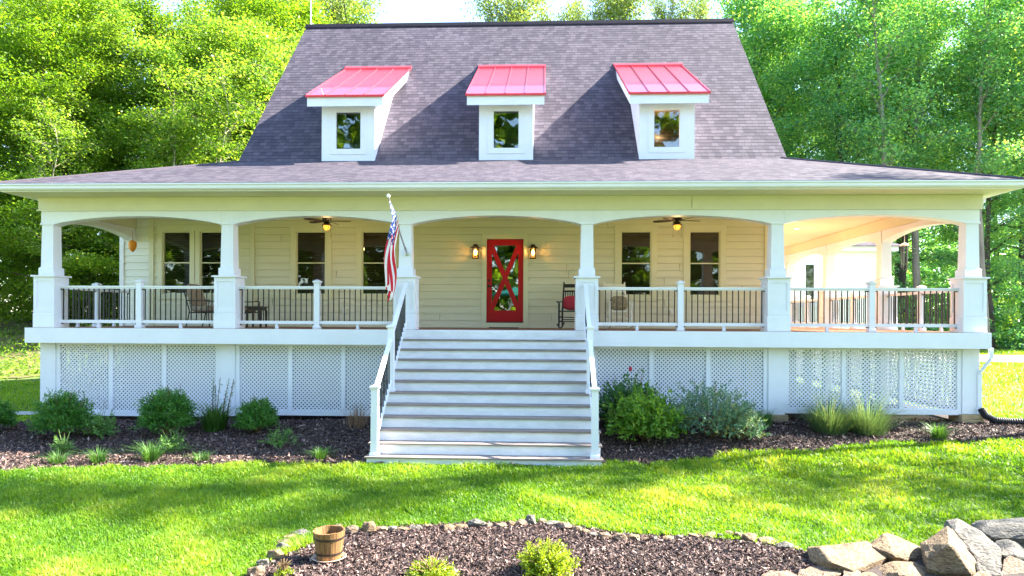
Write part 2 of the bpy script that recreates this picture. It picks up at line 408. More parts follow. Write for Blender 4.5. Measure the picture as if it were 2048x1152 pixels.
def siding(mb, x0, x1, z0, z1, holes, y, e=.18, th=.016):
    """lapped boards on a wall that faces -Y"""
    z = z0; k = 0
    while z < z1 - 1e-4:
        zt = min(z + e, z1)
        cuts = sorted({z, zt} | {h[i] for h in holes for i in (2, 3) if z < h[i] < zt})
        for a, b in zip(cuts[:-1], cuts[1:]):
            mid = (a + b) / 2; xs_ = [(x0, x1)]
            for h in holes:
                if h[2] < mid < h[3]:
                    nx = []
                    for p, q in xs_:
                        if h[1] <= p or h[0] >= q: nx.append((p, q)); continue
                        if h[0] > p: nx.append((p, h[0]))
                        if h[1] < q: nx.append((h[1], q))
                    xs_ = nx
            da = th * (1 - (a - z) / e); db = th * (1 - (b - z) / e) 
            for p, q in xs_:
                a2 = a
                if a == z:
                    a2 = a + .009
                    mb.quad((p, y + .02, a), (q, y + .02, a), (q, y + .02, a2), (p, y + .02, a2))
                    mb.quad((p, y + .02, a2), (q, y + .02, a2), (q, y - da, a2), (p, y - da, a2))
                    mb.quad((p, y - .0, a), (q, y - .0, a), (q, y + .02, a), (p, y + .02, a))
                mb.quad((p, y - da, a2), (q, y - da, a2), (q, y - db, b), (p, y - db, b))
        # butt joints between boards: a thin dark recess is left by a short gap cover
        z = zt; k += 1
    return mb

mb = MB(); siding(mb, -9.98, 5.49, 0, 2.76, holes, WY)
part(mb, 'front_wall', M_siding)
mb = MB(); siding(mb, -10.72, -9.98, 0, 2.76, [], WY); part(mb, 'front_wall', M_siding_w)  # same wall outside the porch; open-sky brightness put into whiter siding
# butt joints and corner boards
mb = MB()
rj = random.Random(3)
for k in range(15):
    for _ in range(2):
        x = rj.uniform(-7, 5); z = k * .18
        if any(h[0] - .2 < x < h[1] + .2 for h in holes): continue
        mb.box(x, x + .004, WY - .0175, WY - .003, z + .004, z + .17)
part(mb, 'board_joint', M_blind)
for x0, x1, m in ((-10.83, -10.72, M_white), (5.49, 5.60, M_trim), (-7.42, -7.31, M_trim), (-10.06, -9.94, M_trim)):
    mb = MB(); mb.box(x0, x1, WY - .035, WY + .05, 0, 2.755); part(mb, 'corner_board', m)
# side walls, back wall, gables, foundation
mb = MB()
zz = 0
while zz < 2.76:
    zt = min(zz + .18, 2.76)
    for xw, sgn in ((5.60, 1), (-10.83, -1)):
        mb.quad((xw + sgn * .016, WY + .05, zz), (xw + sgn * .016, 27.6, zz), (xw, 27.6, zt), (xw, WY + .05, zt))
        mb.quad((xw, WY + .05, zz), (xw, 27.6, zz), (xw + sgn * .016, 27.6, zz), (xw + sgn * .016, WY + .05, zz))
    zz = zt
mb.quad((-10.83, 27.6, 0), (5.6, 27.6, 0), (5.6, 27.6, 2.76), (-10.83, 27.6, 2.76))
part(mb, 'side_wall', M_siding_w)
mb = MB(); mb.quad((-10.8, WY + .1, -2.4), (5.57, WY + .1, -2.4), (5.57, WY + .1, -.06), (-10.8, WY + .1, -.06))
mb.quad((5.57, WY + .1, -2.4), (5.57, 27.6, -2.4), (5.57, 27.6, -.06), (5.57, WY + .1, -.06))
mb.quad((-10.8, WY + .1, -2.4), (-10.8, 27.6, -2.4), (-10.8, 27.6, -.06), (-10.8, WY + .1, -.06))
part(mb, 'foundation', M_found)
for xg in (-7.38, 5.55):
    mb = MB(); mb.add([(xg, WY + .12, 4.0), (xg, 27.0, 4.0), (xg, 22.06, 9.6)], [(0, 1, 2)]); part(mb, 'gable_wall', M_siding_w)
mb = MB()
mb.quad((-10.7, WY + .14, .01), (5.5, WY + .14, .01), (5.5, 20.5, .01), (-10.7, 20.5, .01))
mb.quad((-10.7, WY + .14, 2.7), (5.5, WY + .14, 2.7), (5.5, 20.5, 2.7), (-10.7, 20.5, 2.7))
mb.quad((-10.7, 20.5, .01), (5.5, 20.5, .01), (5.5, 20.5, 2.7), (-10.7, 20.5, 2.7))
for x in (-10.7, -7.4, -3.2, 1.2, 5.5): mb.quad((x, WY + .14, .01), (x, 20.5, .01), (x, 20.5, 2.7), (x, WY + .14, 2.7))
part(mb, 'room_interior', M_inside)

def window(x0, x1, z0, z1, y, blind=True, cas=.15, casm=None, rail=True, head=.16):
    casm = casm or M_trim
    c = MB()
    c.box(x0 - .02 - cas + .02, x0 - .02, y - .036, y + .02, z0 - .02, z1 + .02)
    c.box(x1 + .02, x1 + cas, y - .036, y + .02, z0 - .02, z1 + .02)
    c.box(x0 - cas - .01, x1 + cas + .01, y - .042, y + .02, z1 + .02, z1 + head)
    c.box(x0 - cas - .01, x1 + cas + .01, y - .045, y + .02, z0 - .14, z0 - .02)
    for a, b in ((x0 - .02, x0 - .004), (x1 + .004, x1 + .02)): c.box(a, b, y - .030, y + .12, z0 - .02, z1 + .02)
    c.box(x0 - .004, x1 + .004, y - .030, y + .12, z1 + .004, z1 + .02)
    c.box(x0 - .004, x1 + .004, y - .030, y + .12, z0 - .02, z0 - .004)
    w = part(c, 'window', casm)
    s = MB(); t = .032
    zm = (z0 + z1) / 2 + .0
    s.box(x0 - .004, x0 + t - .01, y + .002, y + .05, z0 - .004, z1 + .004); s.box(x1 - t + .01, x1 + .004, y + .002, y + .05, z0 - .004, z1 + .004)
    s.box(x0 + t - .01, x1 - t + .01, y + .002, y + .05, z1 - t + .01, z1 + .004); s.box(x0 + t - .01, x1 - t + .01, y + .002, y + .05, z0 - .004, z0 + t - .01)
    if rail: s.box(x0 + t - .01, x1 - t + .01, y - .004, y + .05, zm - .014, zm + .014)
    part(s, 'sash', casm, w)
    g = MB(); g.quad((x0, y + .03, z0), (x1, y + .03, z0), (x1, y + .03, z1), (x0, y + .03, z1)); part(g, 'pane', M_glass, w)
    if blind:
        bl = MB(); z = z0 + .02; 
        while z < z1 - .01:
            bl.add([(x0 + .02, y + .075, z), (x1 - .02, y + .075, z), (x1 - .02, y + .105, z + .036), (x0 + .02, y + .105, z + .036)], [(0, 1, 2, 3)]); z += .05
        part(bl, 'blind', M_blind, w)
    return w
for i, (a, b) in enumerate(WIN): window(a, b, ZG0, ZG1, WY, cas=.125 if i < 2 else .15)

# door
x0, x1, z0, z1 = DOOR
mb = MB(); 
mb.box(x0 - .12, x0 - .01, WY - .04, WY + .03, .005, z1 + .01); mb.box(x1 + .01, x1 + .12, WY - .04, WY + .03, .005, z1 + .01)
mb.box(x0 - .125, x1 + .125, WY - .045, WY + .03, z1 + .01, z1 + .13); mb.box(x0 - .01, x1 + .01, WY - .03, WY + .05, .005, .135)
for a, b in ((x0 - .01, x0 - .002), (x1 + .002, x1 + .01)): mb.box(a, b, WY - .03, WY + .08, .135, z1 + .01)
part(mb, 'door_frame', M_trim)
d = MB(); yA, yB = WY - .005, WY + .04
gx0, gx1, gz0, gz1 = x0 + .13, x1 - .13, .44, z1 - .15
d.box(x0, gx0, yA, yB, z0, z1); d.box(gx1, x1, yA, yB, z0, z1); d.box(gx0, gx1, yA, yB, z0, gz0); d.box(gx0, gx1, yA, yB, gz1, z1)
def diag(p, q, w, ya, yb):
    p, q = Vector((p[0], p[1])), Vector((q[0], q[1])); n = (q - p).normalized(); n = Vector((-n.y, n.x)) * (w / 2)
    d.prism([tuple(p + n), tuple(p - n), tuple(q - n), tuple(q + n)], 'y', ya, yb)
diag((gx0 - .03, gz0 - .04), (gx1 + .03, gz1 + .04), .115, yA + .003, yB - .003); diag((gx0 - .03, gz1 + .04), (gx1 + .03, gz0 - .04), .115, yA + .006, yB - .006)
dr = part(d, 'door', M_door)
g = MB(); g.quad((gx0, WY + .02, gz0), (gx1, WY + .02, gz0), (gx1, WY + .02, gz1), (gx0, WY + .02, gz1)); part(g, 'pane', M_glass_d, dr)
h = MB(); h.lathe([(.028, 0), (.032, .01), (.02, .02)], n=14); h.xform(Matrix.Translation((x0 + .055, yA, 1.19)) @ Matrix.Rotation(R(90), 4, 'X')); part(h, 'deadbolt', M_black, dr)
h = MB(); h.lathe([(.03, 0), (.034, .012), (.014, .02), (.014, .05)], n=14); h.xform(Matrix.Translation((x0 + .055, yA, 1.05)) @ Matrix.Rotation(R(90), 4, 'X')); h.bar((x0 + .05, yA - .05, 1.05), (x0 + .17, yA - .05, 1.045), .018, .02); part(h, 'handle', M_black, dr)
h = MB(); h.box(x0 - .01, x1 + .01, WY - .045, WY + .03, .136, .158); part(h, 'threshold', M_dkbrown)

# deck
mb = MB(); n = 22
for k in range(n):
    ya = 13.95 + k * .142; mb.box(-10.80, 8.86, ya, ya + .137, -.032, 0 if k % 2 else -.0015)
for k in range(75):
    ya = 17.09 + k * .142; mb.box(5.62, 8.86, ya, ya + .137, -.032, -.001 if k % 2 else -.003)
part(mb, 'deck', M_deck)
mb = MB(); mb.box(-10.86, 8.90, 13.90, 13.94, -.32, -.004); part(mb, 'deck_fascia', M_white)
mb = MB(); mb.box(8.862, 8.90, 13.945, 27.6, -.32, -.004); part(mb, 'deck_fascia', M_white)
mb = MB(); mb.box(-10.86, -10.822, 13.945, 17.0, -.32, -.004); part(mb, 'deck_fascia', M_white)
mb = MB()
for k in range(26): mb.box(-10.5 + k * .75, -10.46 + k * .75, 14.3, 17.05, -.28, -.04)
part(mb, 'joist', M_pier)

# porch ceiling, beam and arches
mb = MB(); mb.box(-10.72, 8.82, 14.06, WY - .002, 2.765, 2.80); mb.box(5.63, 8.82, WY + .002, 27.6, 2.768, 2.80); part(mb, 'porch_ceiling', M_ceil)
CX = [-10.52, -6.62, -2.84, .93, 4.79, 8.64]; CYF = 14.22
CYS = [17.65, 20.95, 24.20]
mb = MB(); mb.box(-10.70, 8.82, 14.06, 14.38, 2.49, 2.762); mb.box(8.50, 8.80, 14.385, 27.5, 2.492, 2.762); mb.box(-10.68, -10.38, 14.385, WY - .04, 2.492, 2.762)
part(mb, 'porch_beam', M_frieze)
for xj in (3.05,):
    mb = MB(); mb.box(xj, xj + .004, 14.052, 14.06, 2.505, 2.755); part(mb, 'board_joint', M_blind)
mb = MB(); mb.box(-10.72, 8.84, 14.035, 14.058, 2.475, 2.50); part(mb, 'beam_moulding', M_trim)
def arch(mb, a, b, axis, p, q, n=20, sp=2.19, cr=2.365):
    lo, hi = [], []
    for i in range(n + 1):
        t = i / n; u = a + (b - a) * t; z = sp + (cr - sp) * (1 - (2 * t - 1) ** 2) ** .85
        lo.append((u, z)); hi.append((u, 2.488))
    mb.strip(lo, hi, axis, p, q)
for i in range(5):
    mb = MB(); arch(mb, CX[i] + .135, CX[i + 1] - .135, 'y', 14.08, 14.36); part(mb, 'arch_panel', M_white)
yy = [CYF] + CYS + [27.5]
for i in range(4):
    mb = MB(); arch(mb, yy[i] + .14, yy[i + 1] - .14, 'x', 8.52, 8.78); part(mb, 'arch_panel', M_white)
mb = MB(); arch(mb, CYF + .14, WY - .06, 'x', -10.66, -10.40); part(mb, 'arch_panel', M_white)

# columns
def column():
    s = MB(); s.frustum(0, 0, 1.27, 2.185, .135, .122); s.frustum(0, 0, 2.185, 2.225, .150, .145); s.frustum(0, 0, 2.225, 2.487, .134, .134)
    o = part(s, 'porch_column', M_white)
    p = MB(); p.frustum(0, 0, 0.001, .30, .232, .232); p.frustum(0, 0, .30, .325, .232, .218); p.frustum(0, 0, .325, 1.075, .212, .212)
    w = .214
    for sx, sy in ((0, -1), (0, 1), (1, 0), (-1, 0)):      # raised stiles and rails leave a sunk panel
        def pl(a0, a1, za, zb):
            d0, d1 = .2125, .226
            if sy: p.box(a0, a1, min(sy * d0, sy * d1), max(sy * d0, sy * d1), za, zb)
            else: p.box(min(sx * d0, sx * d1), max(sx * d0, sx * d1), a0, a1, za, zb)
        e = .226 if sy else .2115
        pl(-e, -e + .065, .326, 1.074); pl(e - .065, e, .326, 1.074); pl(-e + .065, e - .065, .326, .40); pl(-e + .065, e - .065, .985, 1.074)
    part(p, 'pedestal', M_white, o)
    c = MB(); c.frustum(0, 0, 1.075, 1.108, .265, .265); part(c, 'pedestal_cap', M_white, o)
    q = MB(); q.frustum(0, 0, 1.108, 1.262, .165, .165); q.frustum(0, 0, 1.262, 1.285, .165, .140); part(q, 'plinth', M_white, o)
    return o
COLM = column()
pos = [(x, CYF) for x in CX] + [(8.64, y) for y in CYS] + [(8.64, 27.4)]
for i, (x, y) in enumerate(pos):
    c = COLM if i == 0 else copy_tree(COLM, H)
    c.location = (x, y, 0)

# shingled slopes: real stepped courses
def slope(mb, bl, br, tr, tl, e=EXPO, th=.004):
    bl, br, tr, tl = map(Vector, (bl, br, tr, tl))
    U = (br - bl).normalized(); nrm = U.cross(tl - bl).normalized()
    upv = nrm.cross(U).normalized(); H_ = (tl - bl).dot(upv); n = int(math.ceil(H_ / e))
    for k in range(n):
        t0, t1 = k * e / H_, min((k + 1) * e / H_, 1)
        a, b = bl.lerp(tl, t0), br.lerp(tr, t0); c, d_ = br.lerp(tr, t1), bl.lerp(tl, t1)
        lift = nrm * th
        def uvp(p, v): return ((p - bl).dot(U), v)
        v0, v1 = k * e, (k + .985) * e
        mb.quad(a + lift, b + lift, c + nrm * .001, d_ + nrm * .001, (uvp(a, v0), uvp(b, v0), uvp(c, v1), uvp(d_, v1)))
        mb.quad(a, b, b + lift, a + lift, (uvp(a, v0), uvp(b, v0), uvp(b, v0 + .01), uvp(a, v0 + .01)))
ZJ = 4.21; YR, ZR = 22.06, 9.80
mb = MB(); slope(mb, (-7.75, WY - .02, ZJ - .02), (6.03, WY - .02, ZJ - .02), (6.03, YR, ZR), (-7.72, YR, ZR))
mb.quad((6.03, 27.1, 4.1), (-7.75, 27.1, 4.1), (-7.72, YR, ZR), (6.03, YR, ZR), ((0, 0), (14, 0), (14, 7), (0, 7)))
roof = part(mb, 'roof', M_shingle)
mb = MB(); mb.prism([(YR - .16, ZR - .14), (YR - .13, ZR - .09), (YR, ZR + .055), (YR + .13, ZR - .09), (YR + .16, ZR - .14), (YR, ZR + .02)], 'x', -7.76, 6.07); part(mb, 'ridge_cap', M_ridge, roof)
mb = MB()
for xa, xb in ((-7.72, -7.69), (5.98, 6.01)):
    mb.prism([(WY + .05, ZJ - .12), (WY + .05, ZJ + .035), (YR, ZR - .03), (YR, ZR - .19)], 'x', xa, xb)
part(mb, 'rake_board', M_white, roof)
ZE = 2.93; YE = 13.38; XL, XR = -11.02, 9.16
TL, TR = (-7.55, WY, ZJ), (5.88, WY, ZJ + .01)
mb = MB()
slope(mb, (XL, YE, ZE), (XR, YE, ZE), TR, TL)
slope(mb, (XR, YE, ZE), (XR, 28, ZE), (5.88, 28, ZJ + .01), TR)
slope(mb, (XL, 28, ZE), (XL, YE, ZE), TL, (-7.55, 28, ZJ))
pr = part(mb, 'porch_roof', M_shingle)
for a_, b_ in (((XL, YE, ZE + .012), (-7.55, WY, ZJ + .012)), ((XR, YE, ZE + .012), (5.88, WY, ZJ + .022))):
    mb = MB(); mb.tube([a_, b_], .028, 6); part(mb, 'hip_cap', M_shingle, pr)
# soffits, fascia, gutters
mb = MB(); mb.box(XL + .03, XR - .03, YE + .06, 14.055, 2.764, 2.775); mb.box(8.825, XR - .04, 14.056, 28, 2.764, 2.775); mb.box(XL + .04, -10.725, 14.056, 28, 2.764, 2.775)
part(mb, 'soffit', M_frieze)
mb = MB(); mb.box(XL + .02, XR - .02, YE + .03, YE + .055, 2.76, 2.905); mb.box(XR - .055, XR - .03, YE + .06, 28, 2.76, 2.905); mb.box(XL + .03, XL + .055, YE + .06, 28, 2.76, 2.905)
part(mb, 'eave_fascia', M_white)
gp = [(.028, 2.90), (.028, 2.785), (-.035, 2.785), (-.062, 2.81), (-.07, 2.86), (-.092, 2.88), (-.092, 2.905), (-.083, 2.905), (-.083, 2.885), (-.06, 2.865), (-.05, 2.815), (-.03, 2.795), (.02, 2.795), (.02, 2.90)]
mb = MB(); mb.prism([(YE + a, z) for a, z in gp], 'x', XL - .03, XR + .03)
part(mb, 'gutter', M_white)
mb = MB(); mb.prism([(XR - a, z) for a, z in gp], 'y', YE + .0, 28); part(mb, 'gutter', M_white)
mb = MB(); mb.prism([(XL + a, z) for a, z in gp], 'y', YE + .0, 28); part(mb, 'gutter', M_white)
# downspout
mb = MB()
pts = [(9.10, 14.5, 2.80), (9.10, 14.5, 2.70), (8.83, 14.5, 2.48), (8.83, 14.5, 2.4), (8.83, 14.5, -.02)]
for a, b in zip(pts[:-1], pts[1:]): mb.bar(a, b, .075, .06)
for a, b in zip([(8.95, 14.0, -.3), (8.95, 14.0, -.52), (8.80, 14.12, -.82), (8.80, 14.12, -1.0)], [(8.95, 14.0, -.52), (8.80, 14.12, -.82), (8.80, 14.12, -1.0), (8.80, 14.12, -1.66)]): mb.bar(a, b, .075, .06)
part(mb, 'downspout', M_white)

# dormers
def dormer(xc, lit):
    ya = WY; b = MB()
    gx0, gx1, g0, g1 = xc - .325, xc + .325, 4.50, 5.45
    b.box(xc - .68, gx0 - .02, ya - .02, ya + .08, 4.19, 5.66); b.box(gx1 + .02, xc + .68, ya - .02, ya + .08, 4.19, 5.66)
    b.box(gx0 - .02, gx1 + .02, ya - .02, ya + .08, 4.19, g0 - .02); b.box(gx0 - .02, gx1 + .02, ya - .02, ya + .08, g1 + .02, 5.66)
    for s in (-1, 1):
        x = xc + s * .68
        b.prism([(ya + .08, 4.2), (ya + .08, 5.7), (19.6, 7.1), (19.6, 7.0)], 'x', min(x, x - s * .06), max(x, x - s * .06))
    o = part(b, 'dormer', M_white)
    w = MB()
    w.box(gx0 - .13, gx0 - .02, ya - .035, ya - .021, g0 - .13, g1 + .13); w.box(gx1 + .02, gx1 + .13, ya - .035, ya - .021, g0 - .13, g1 + .13)
    w.box(gx0 - .02, gx1 + .02, ya - .035, ya - .021, g1 + .02, g1 + .13); w.box(gx0 - .02, gx1 + .02, ya - .035, ya - .021, g0 - .13, g0 - .02)
    for a, c in ((gx0 - .02, gx0 + .012), (gx1 - .012, gx1 + .02)): w.box(a, c, ya - .03, ya + .06, g0 - .02, g1 + .02)
    w.box(gx0 + .012, gx1 - .012, ya - .03, ya + .06, g1 - .012, g1 + .02); w.box(gx0 + .012, gx1 - .012, ya - .03, ya + .06, g0 - .02, g0 + .012)
    part(w, 'window_frame', M_white, o)
    g = MB(); g.quad((gx0, ya + .02, g0), (gx1, ya + .02, g0), (gx1, ya + .02, g1), (gx0, ya + .02, g1)); part(g, 'pane', M_glass_u, o)
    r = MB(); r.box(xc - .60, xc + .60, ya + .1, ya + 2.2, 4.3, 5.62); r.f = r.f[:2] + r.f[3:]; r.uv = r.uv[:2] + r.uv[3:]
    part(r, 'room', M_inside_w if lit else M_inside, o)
    e = MB(); e.prism([(16.78, 5.50), (16.78, 5.745), (20.14, 7.61), (19.69, 7.12)], 'x', xc - .955, xc + .955); part(e, 'eave', M_white, o)
    k = MB(); s = .555
    def sl(y, dz): return (y, 5.765 + s * (y - 16.78) + dz)
    k.prism([sl(16.755, -.018), sl(16.755, .012), sl(20.3, .012), sl(20.3, -.018)], 'x', xc - .985, xc + .985)
    for i in range(5):
        x = xc - .97 + 1.94 * i / 4
        k.prism([sl(16.75, .0125), sl(16.75, .045), sl(20.28, .045), sl(20.28, .0125)], 'x', x - .011, x + .011)
    k.box(xc - .99, xc + .99, 16.735, 16.752, 5.715, 5.77)
    k.prism([sl(20.12, .0128), sl(20.12, .07), sl(20.33, .09), sl(20.33, .013)], 'x', xc - 1.0, xc + 1.0)
    part(k, 'metal_roof', M_red, o)
    return o
for xc, lit in ((-4.91, 0), (-.91, 0), (3.085, 1)): dormer(xc, lit)
# vent pipe mast at the left end of the ridge
mb = MB(); mb.tube([(0, 0, 0), (0, 0, 2.6)], .022, 8); m_ = mb.build('roof_mast', M_plastic_w, None, loc=(-7.70, 22.35, 9.3)); tag(m_, 'thin white mast rising from the left end of the roof ridge', 'mast')

# lattice skirt ------------------------------------------------------
def clip(poly, x0, x1, z0, z1):
    for ax, v, s in ((0, x0, 1), (0, x1, -1), (1, z0, 1), (1, z1, -1)):
        out = []
        for i in range(len(poly)):
            a, b = poly[i], poly[(i + 1) % len(poly)]; da, db = s * (a[ax] - v), s * (b[ax] - v)
            if da >= 0: out.append(a)
            if (da >= 0) != (db >= 0):
                t = da / (da - db); out.append((a[0] + (b[0] - a[0]) * t, a[1] + (b[1] - a[1]) * t))
        poly = out
        if len(poly) < 3: return []
    return poly
def lattice(mb, x0, x1, z0, z1, y, axis='y', pitch=.084, w=.0295):
    hh = z1 - z0; d = w / math.sqrt(2)
    for s, (ya, yb) in ((1, (y, y + .006)), (-1, (y + .0062, y + .012))):
        c = x0 - hh
        while c < x1 + hh:
            p = [(c - d, z0), (c + d, z0), (c + d + s * hh, z1), (c - d + s * hh, z1)]
            q = clip(p, x0, x1, z0, z1)
            if len(q) >= 3: mb.prism(q, axis, ya, yb)
            c += pitch
LY = 14.15
def skirt(a, b, y, axis, npan, zb):
    """stiles, rails and lattice panels between a and b"""
    def bx(mb, u0, u1, d0, d1, z0, z1):
        if axis == 'y': mb.box(u0, u1, y + d0, y + d1, z0, z1)
        else: mb.box(y + d0, y + d1, u0, u1, z0, z1)
    fr = MB(); zt = -.325
    bx(fr, a, b, -.012, .03, zt - .045, zt); bx(fr, a, b, -.012, .03, zb, zb + .105)
    wst = .085; wp = (b - a - wst * (npan + 1)) / npan
    for k in range(npan + 1):
        u = a + k * (wp + wst); ww = wst if 0 < k < npan else wst
        bx(fr, u, u + ww, -.012, .03, zb + .105, zt - .045)
    o = part(fr, 'lattice_skirt', M_white)
    for k in range(npan):
        u = a + wst + k * (wp + wst)
        m = MB(); lattice(m, u - .005, u + wp + .005, zb + .10, zt - .04, y + .008, axis); part(m, 'lattice_panel', M_white, o)
for i in range(5):
    zb = -1.90 + .0135 * ((CX[i] + CX[i + 1]) / 2 + 10.5)
    a, b = CX[i] + .17, CX[i + 1] - .17
    if i == 2: continue
    if i == 1: b = -2.98
    if i == 3: a = 1.06
    skirt(a, b, LY, 'y', 3, zb)
for i in range(4): skirt(yy[i] + .17, yy[i + 1] - .17, 8.70, 'x', 3, -1.68)
skirt(CYF + .17, 17.0, -10.66, 'x', 2, -1.92)
for i, x in enumerate(CX):
    zb = -1.90 + .0135 * (x + 10.5)
    if i in (2, 3): continue
    mb = MB(); mb.box(x - .165, x + .165, LY - .03, LY + .30, zb, -.322); part(mb, 'skirt_post', M_white)
    if i in (0, 4, 5):
        mb = MB(); g_ = gzf(x, 14.1) - .15
        k = zb - .006; 
        while k > g_: mb.box(x - .215, x + .215, LY - .10, LY + .36, max(k - .088, g_), k); k -= .094
        part(mb, 'pier', M_pier)
for x in (4.79, 6.1, 7.4):
    for y in (15.9, 16.9): mb = MB(); mb.box(x - .07, x + .07, y - .07, y + .07, -2.1, -.29); part(mb, 'support_post', M_pier)
for y in CYS: mb = MB(); mb.box(8.5, 8.78, y - .14, y + .14, -2.1, -.325); part(mb, 'support_post', M_white)

# garage wing behind
G = thing('garage_wing', 'white sided wing behind the right end of the porch', 'building', (10.5, 29, -1.8))
mb = MB(); gx0, gx1 = 5.7, 14.35; siding(mb, gx0, gx1, -1.8, 3.25, [(11.0, 11.36, .95, 2.55)], 29.0); part(mb, 'wall', M_siding_w, G)
mb = MB(); mb.box(gx1 - .02, gx1 + .12, 28.97, 29.1, -1.8, 3.25); mb.quad((gx1 + .1, 29.0, -1.8), (gx1 + .1, 37, -1.8), (gx1 + .1, 37, 3.25), (gx1 + .1, 29.0, 3.25)); mb.box(gx0, gx1 + .3, 28.7, 29.0, 3.1, 3.3); part(mb, 'corner_board', M_white, G)
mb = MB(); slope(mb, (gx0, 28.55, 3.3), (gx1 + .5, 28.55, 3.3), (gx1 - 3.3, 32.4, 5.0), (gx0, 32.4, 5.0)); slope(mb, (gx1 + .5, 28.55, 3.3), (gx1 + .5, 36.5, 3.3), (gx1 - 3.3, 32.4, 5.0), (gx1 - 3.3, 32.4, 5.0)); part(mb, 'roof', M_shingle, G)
mb = MB(); mb.box(10.85, 11.0, 28.96, 29.05, .8, 2.7); mb.box(11.36, 11.51, 28.96, 29.05, .8, 2.7); mb.box(11.0, 11.36, 28.96, 29.05, 2.55, 2.7); mb.box(11.0, 11.36, 28.96, 29.05, .8, .95)
wf = part(mb, 'window', M_white, G)
mb = MB(); mb.quad((11, 29.03, .95), (11.36, 29.03, .95), (11.36, 29.03, 2.55), (11, 29.03, 2.55)); part(mb, 'pane', M_glass, wf)
mb = MB(); mb.quad((10.8, 29.6, .6), (11.6, 29.6, .6), (11.6, 29.6, 2.8), (10.8, 29.6, 2.8)); part(mb, 'room', M_inside, wf)

# ------------------------------------------------------------------ stairs
S = thing('porch_stairs', 'wide white staircase of weathered treads leading up to the porch', 'stairs', (-.95, 12.6, -2.23))
RUN, RISE, Y0, ZB = .243, .189, 11.28, -2.08
SX0, SX1 = -2.93, 1.02
for k in range(12):
    yk = Y0 + RUN * k; zt = ZB + RISE * k
    mb = MB(); zlo = -2.3 if k == 0 else zt - RISE + .002
    mb.box(SX0 + .02, SX1 - .02, yk, yk + .018, zlo, zt - .032 if k < 11 else -.325)
    if k < 11: part(mb, 'riser', M_riser, S)
    if k < 11:
        t = MB(); rr = random.Random(k)
        wob = [rr.uniform(-.004, .004) for _ in range(2)]
        t.box(SX0 - .01, SX1 + .01, yk - .028, yk + .108, zt - .026, zt + wob[0] * .3); t.box(SX0 - .008, SX1 + .008, yk + .113, yk + RUN + .001, zt - .031, zt - .001)
        part(t, 'tread', M_tread, S)
mb = MB(); mb.box(SX0 + .02, SX1 - .02, 13.86, 13.896, -.19, -.02); part(mb, 'riser', M_riser, S)
for x in (SX0 + .022, SX1 - .062):
    mb = MB()
    for k in range(11):
        mb.box(x, x + .04, Y0 + RUN * k + .02, Y0 + RUN * (k + 1) + .019, -2.35, ZB + RISE * k - .034)
    part(mb, 'stringer', M_white, S)

def post_mb(h, w=.085, cap=True):
    p = MB(); p.frustum(0, 0, 0, h, w / 2, w / 2); p.frustum(0, 0, 0, .05, w / 2 + .018, w / 2 + .018); p.frustum(0, 0, .05, .07, w / 2 + .018, w / 2 + .002)
    return p
def cap_mb(h, w=.085):
    c = MB(); c.frustum(0, 0, h - .02, h, w / 2 + .012, w / 2 + .022); c.frustum(0, 0, h, h + .022, w / 2 + .022, w / 2 + .022); c.frustum(0, 0, h + .022, h + .055, w / 2 + .018, .012); return c
for sx, lab, x in ((-1, 'sloping white stair railing on the flag side of the steps', -2.80), (1, 'sloping white stair railing on the rocking chair side of the steps', .895)):
    T = thing('stair_railing', lab, 'railing', (x, 11.4, ZB), 0, 'railings up both sides of the steps')
    for yp, zp, hp in ((11.40, ZB, 1.14), (12.62, ZB + 5 * RISE, 1.20)):
        p = post_mb(hp, .115); p.xform(Matrix.Translation((0, yp - 11.4, zp - ZB))); po = p.build('post', M_white, T)
        c = cap_mb(hp, .115); c.xform(Matrix.Translation((0, yp - 11.4, zp - ZB))); c.build('cap', M_white, po)
    secs = [((11.46, -.98 + .0), (12.56, -.17)), ((12.68, -.05), (13.98, .93))]
    for (ya, za), (yb, zb) in secs:
        t = MB(); t.bar((0, ya - 11.4, za - ZB), (0, yb - 11.4, zb - ZB), .075, .05); t.build('top_rail', M_white, T)
        nose = lambda y: ZB + RISE * (y - Y0) / RUN + .14
        b = MB(); b.bar((0, ya - 11.4, nose(ya) - ZB), (0, yb - 11.4, nose(yb) - ZB), .05, .06); b.build('bottom_rail', M_white, T)
        nb = int((yb - ya) / .115)
        for k in range(nb):
            y = ya + (k + .7) * (yb - ya) / (nb + .4); z1 = za + (zb - za) * (y - ya) / (yb - ya)
            q = MB(); q.frustum(0, y - 11.4, nose(y) - ZB, z1 - ZB - .02, .009, .009); q.build('baluster', M_black, T)

# ------------------------------------------------------------------ porch railings
def railing(L, label, loc, rz, mid=True):
    T = thing('porch_railing', label, 'railing', loc, rz, 'white porch railings with black balusters')
    secs = [(-L / 2, -.06), (.06, L / 2)] if mid else [(-L / 2, L / 2)]
    if mid:
        po = post_mb(.985, .115).build('post', M_white, T); cap_mb(.985, .115).build('cap', M_white, po)
    for a, b in secs:
        t = MB(); t.box(a, b, -.045, .045, .865, .895); t.box(a, b, -.028, .028, .835, .8645); t.build('top_rail', M_white, T)
        r = MB(); r.box(a, b, -.03, .03, .10, .165); r.build('bottom_rail', M_white, T)
        f = MB(); f.frustum((a + b) / 2, 0, 0, .099, .032, .022); f.build('foot_block', M_white, T)
        nb = round((b - a) / .1145)
        for k in range(nb):
            x = a + (k + .5) * (b - a) / nb
            q = MB(); q.frustum(x, 0, .165, .835, .009, .009); q.build('baluster', M_black, T)
        for x in (a + .02, b - .02):
            for z in (.83, .095):
                q = MB(); q.box(x - .02, x + .02, -.02, .02, z - .018, z + .002); q.build('bracket', M_black, T)
    return T
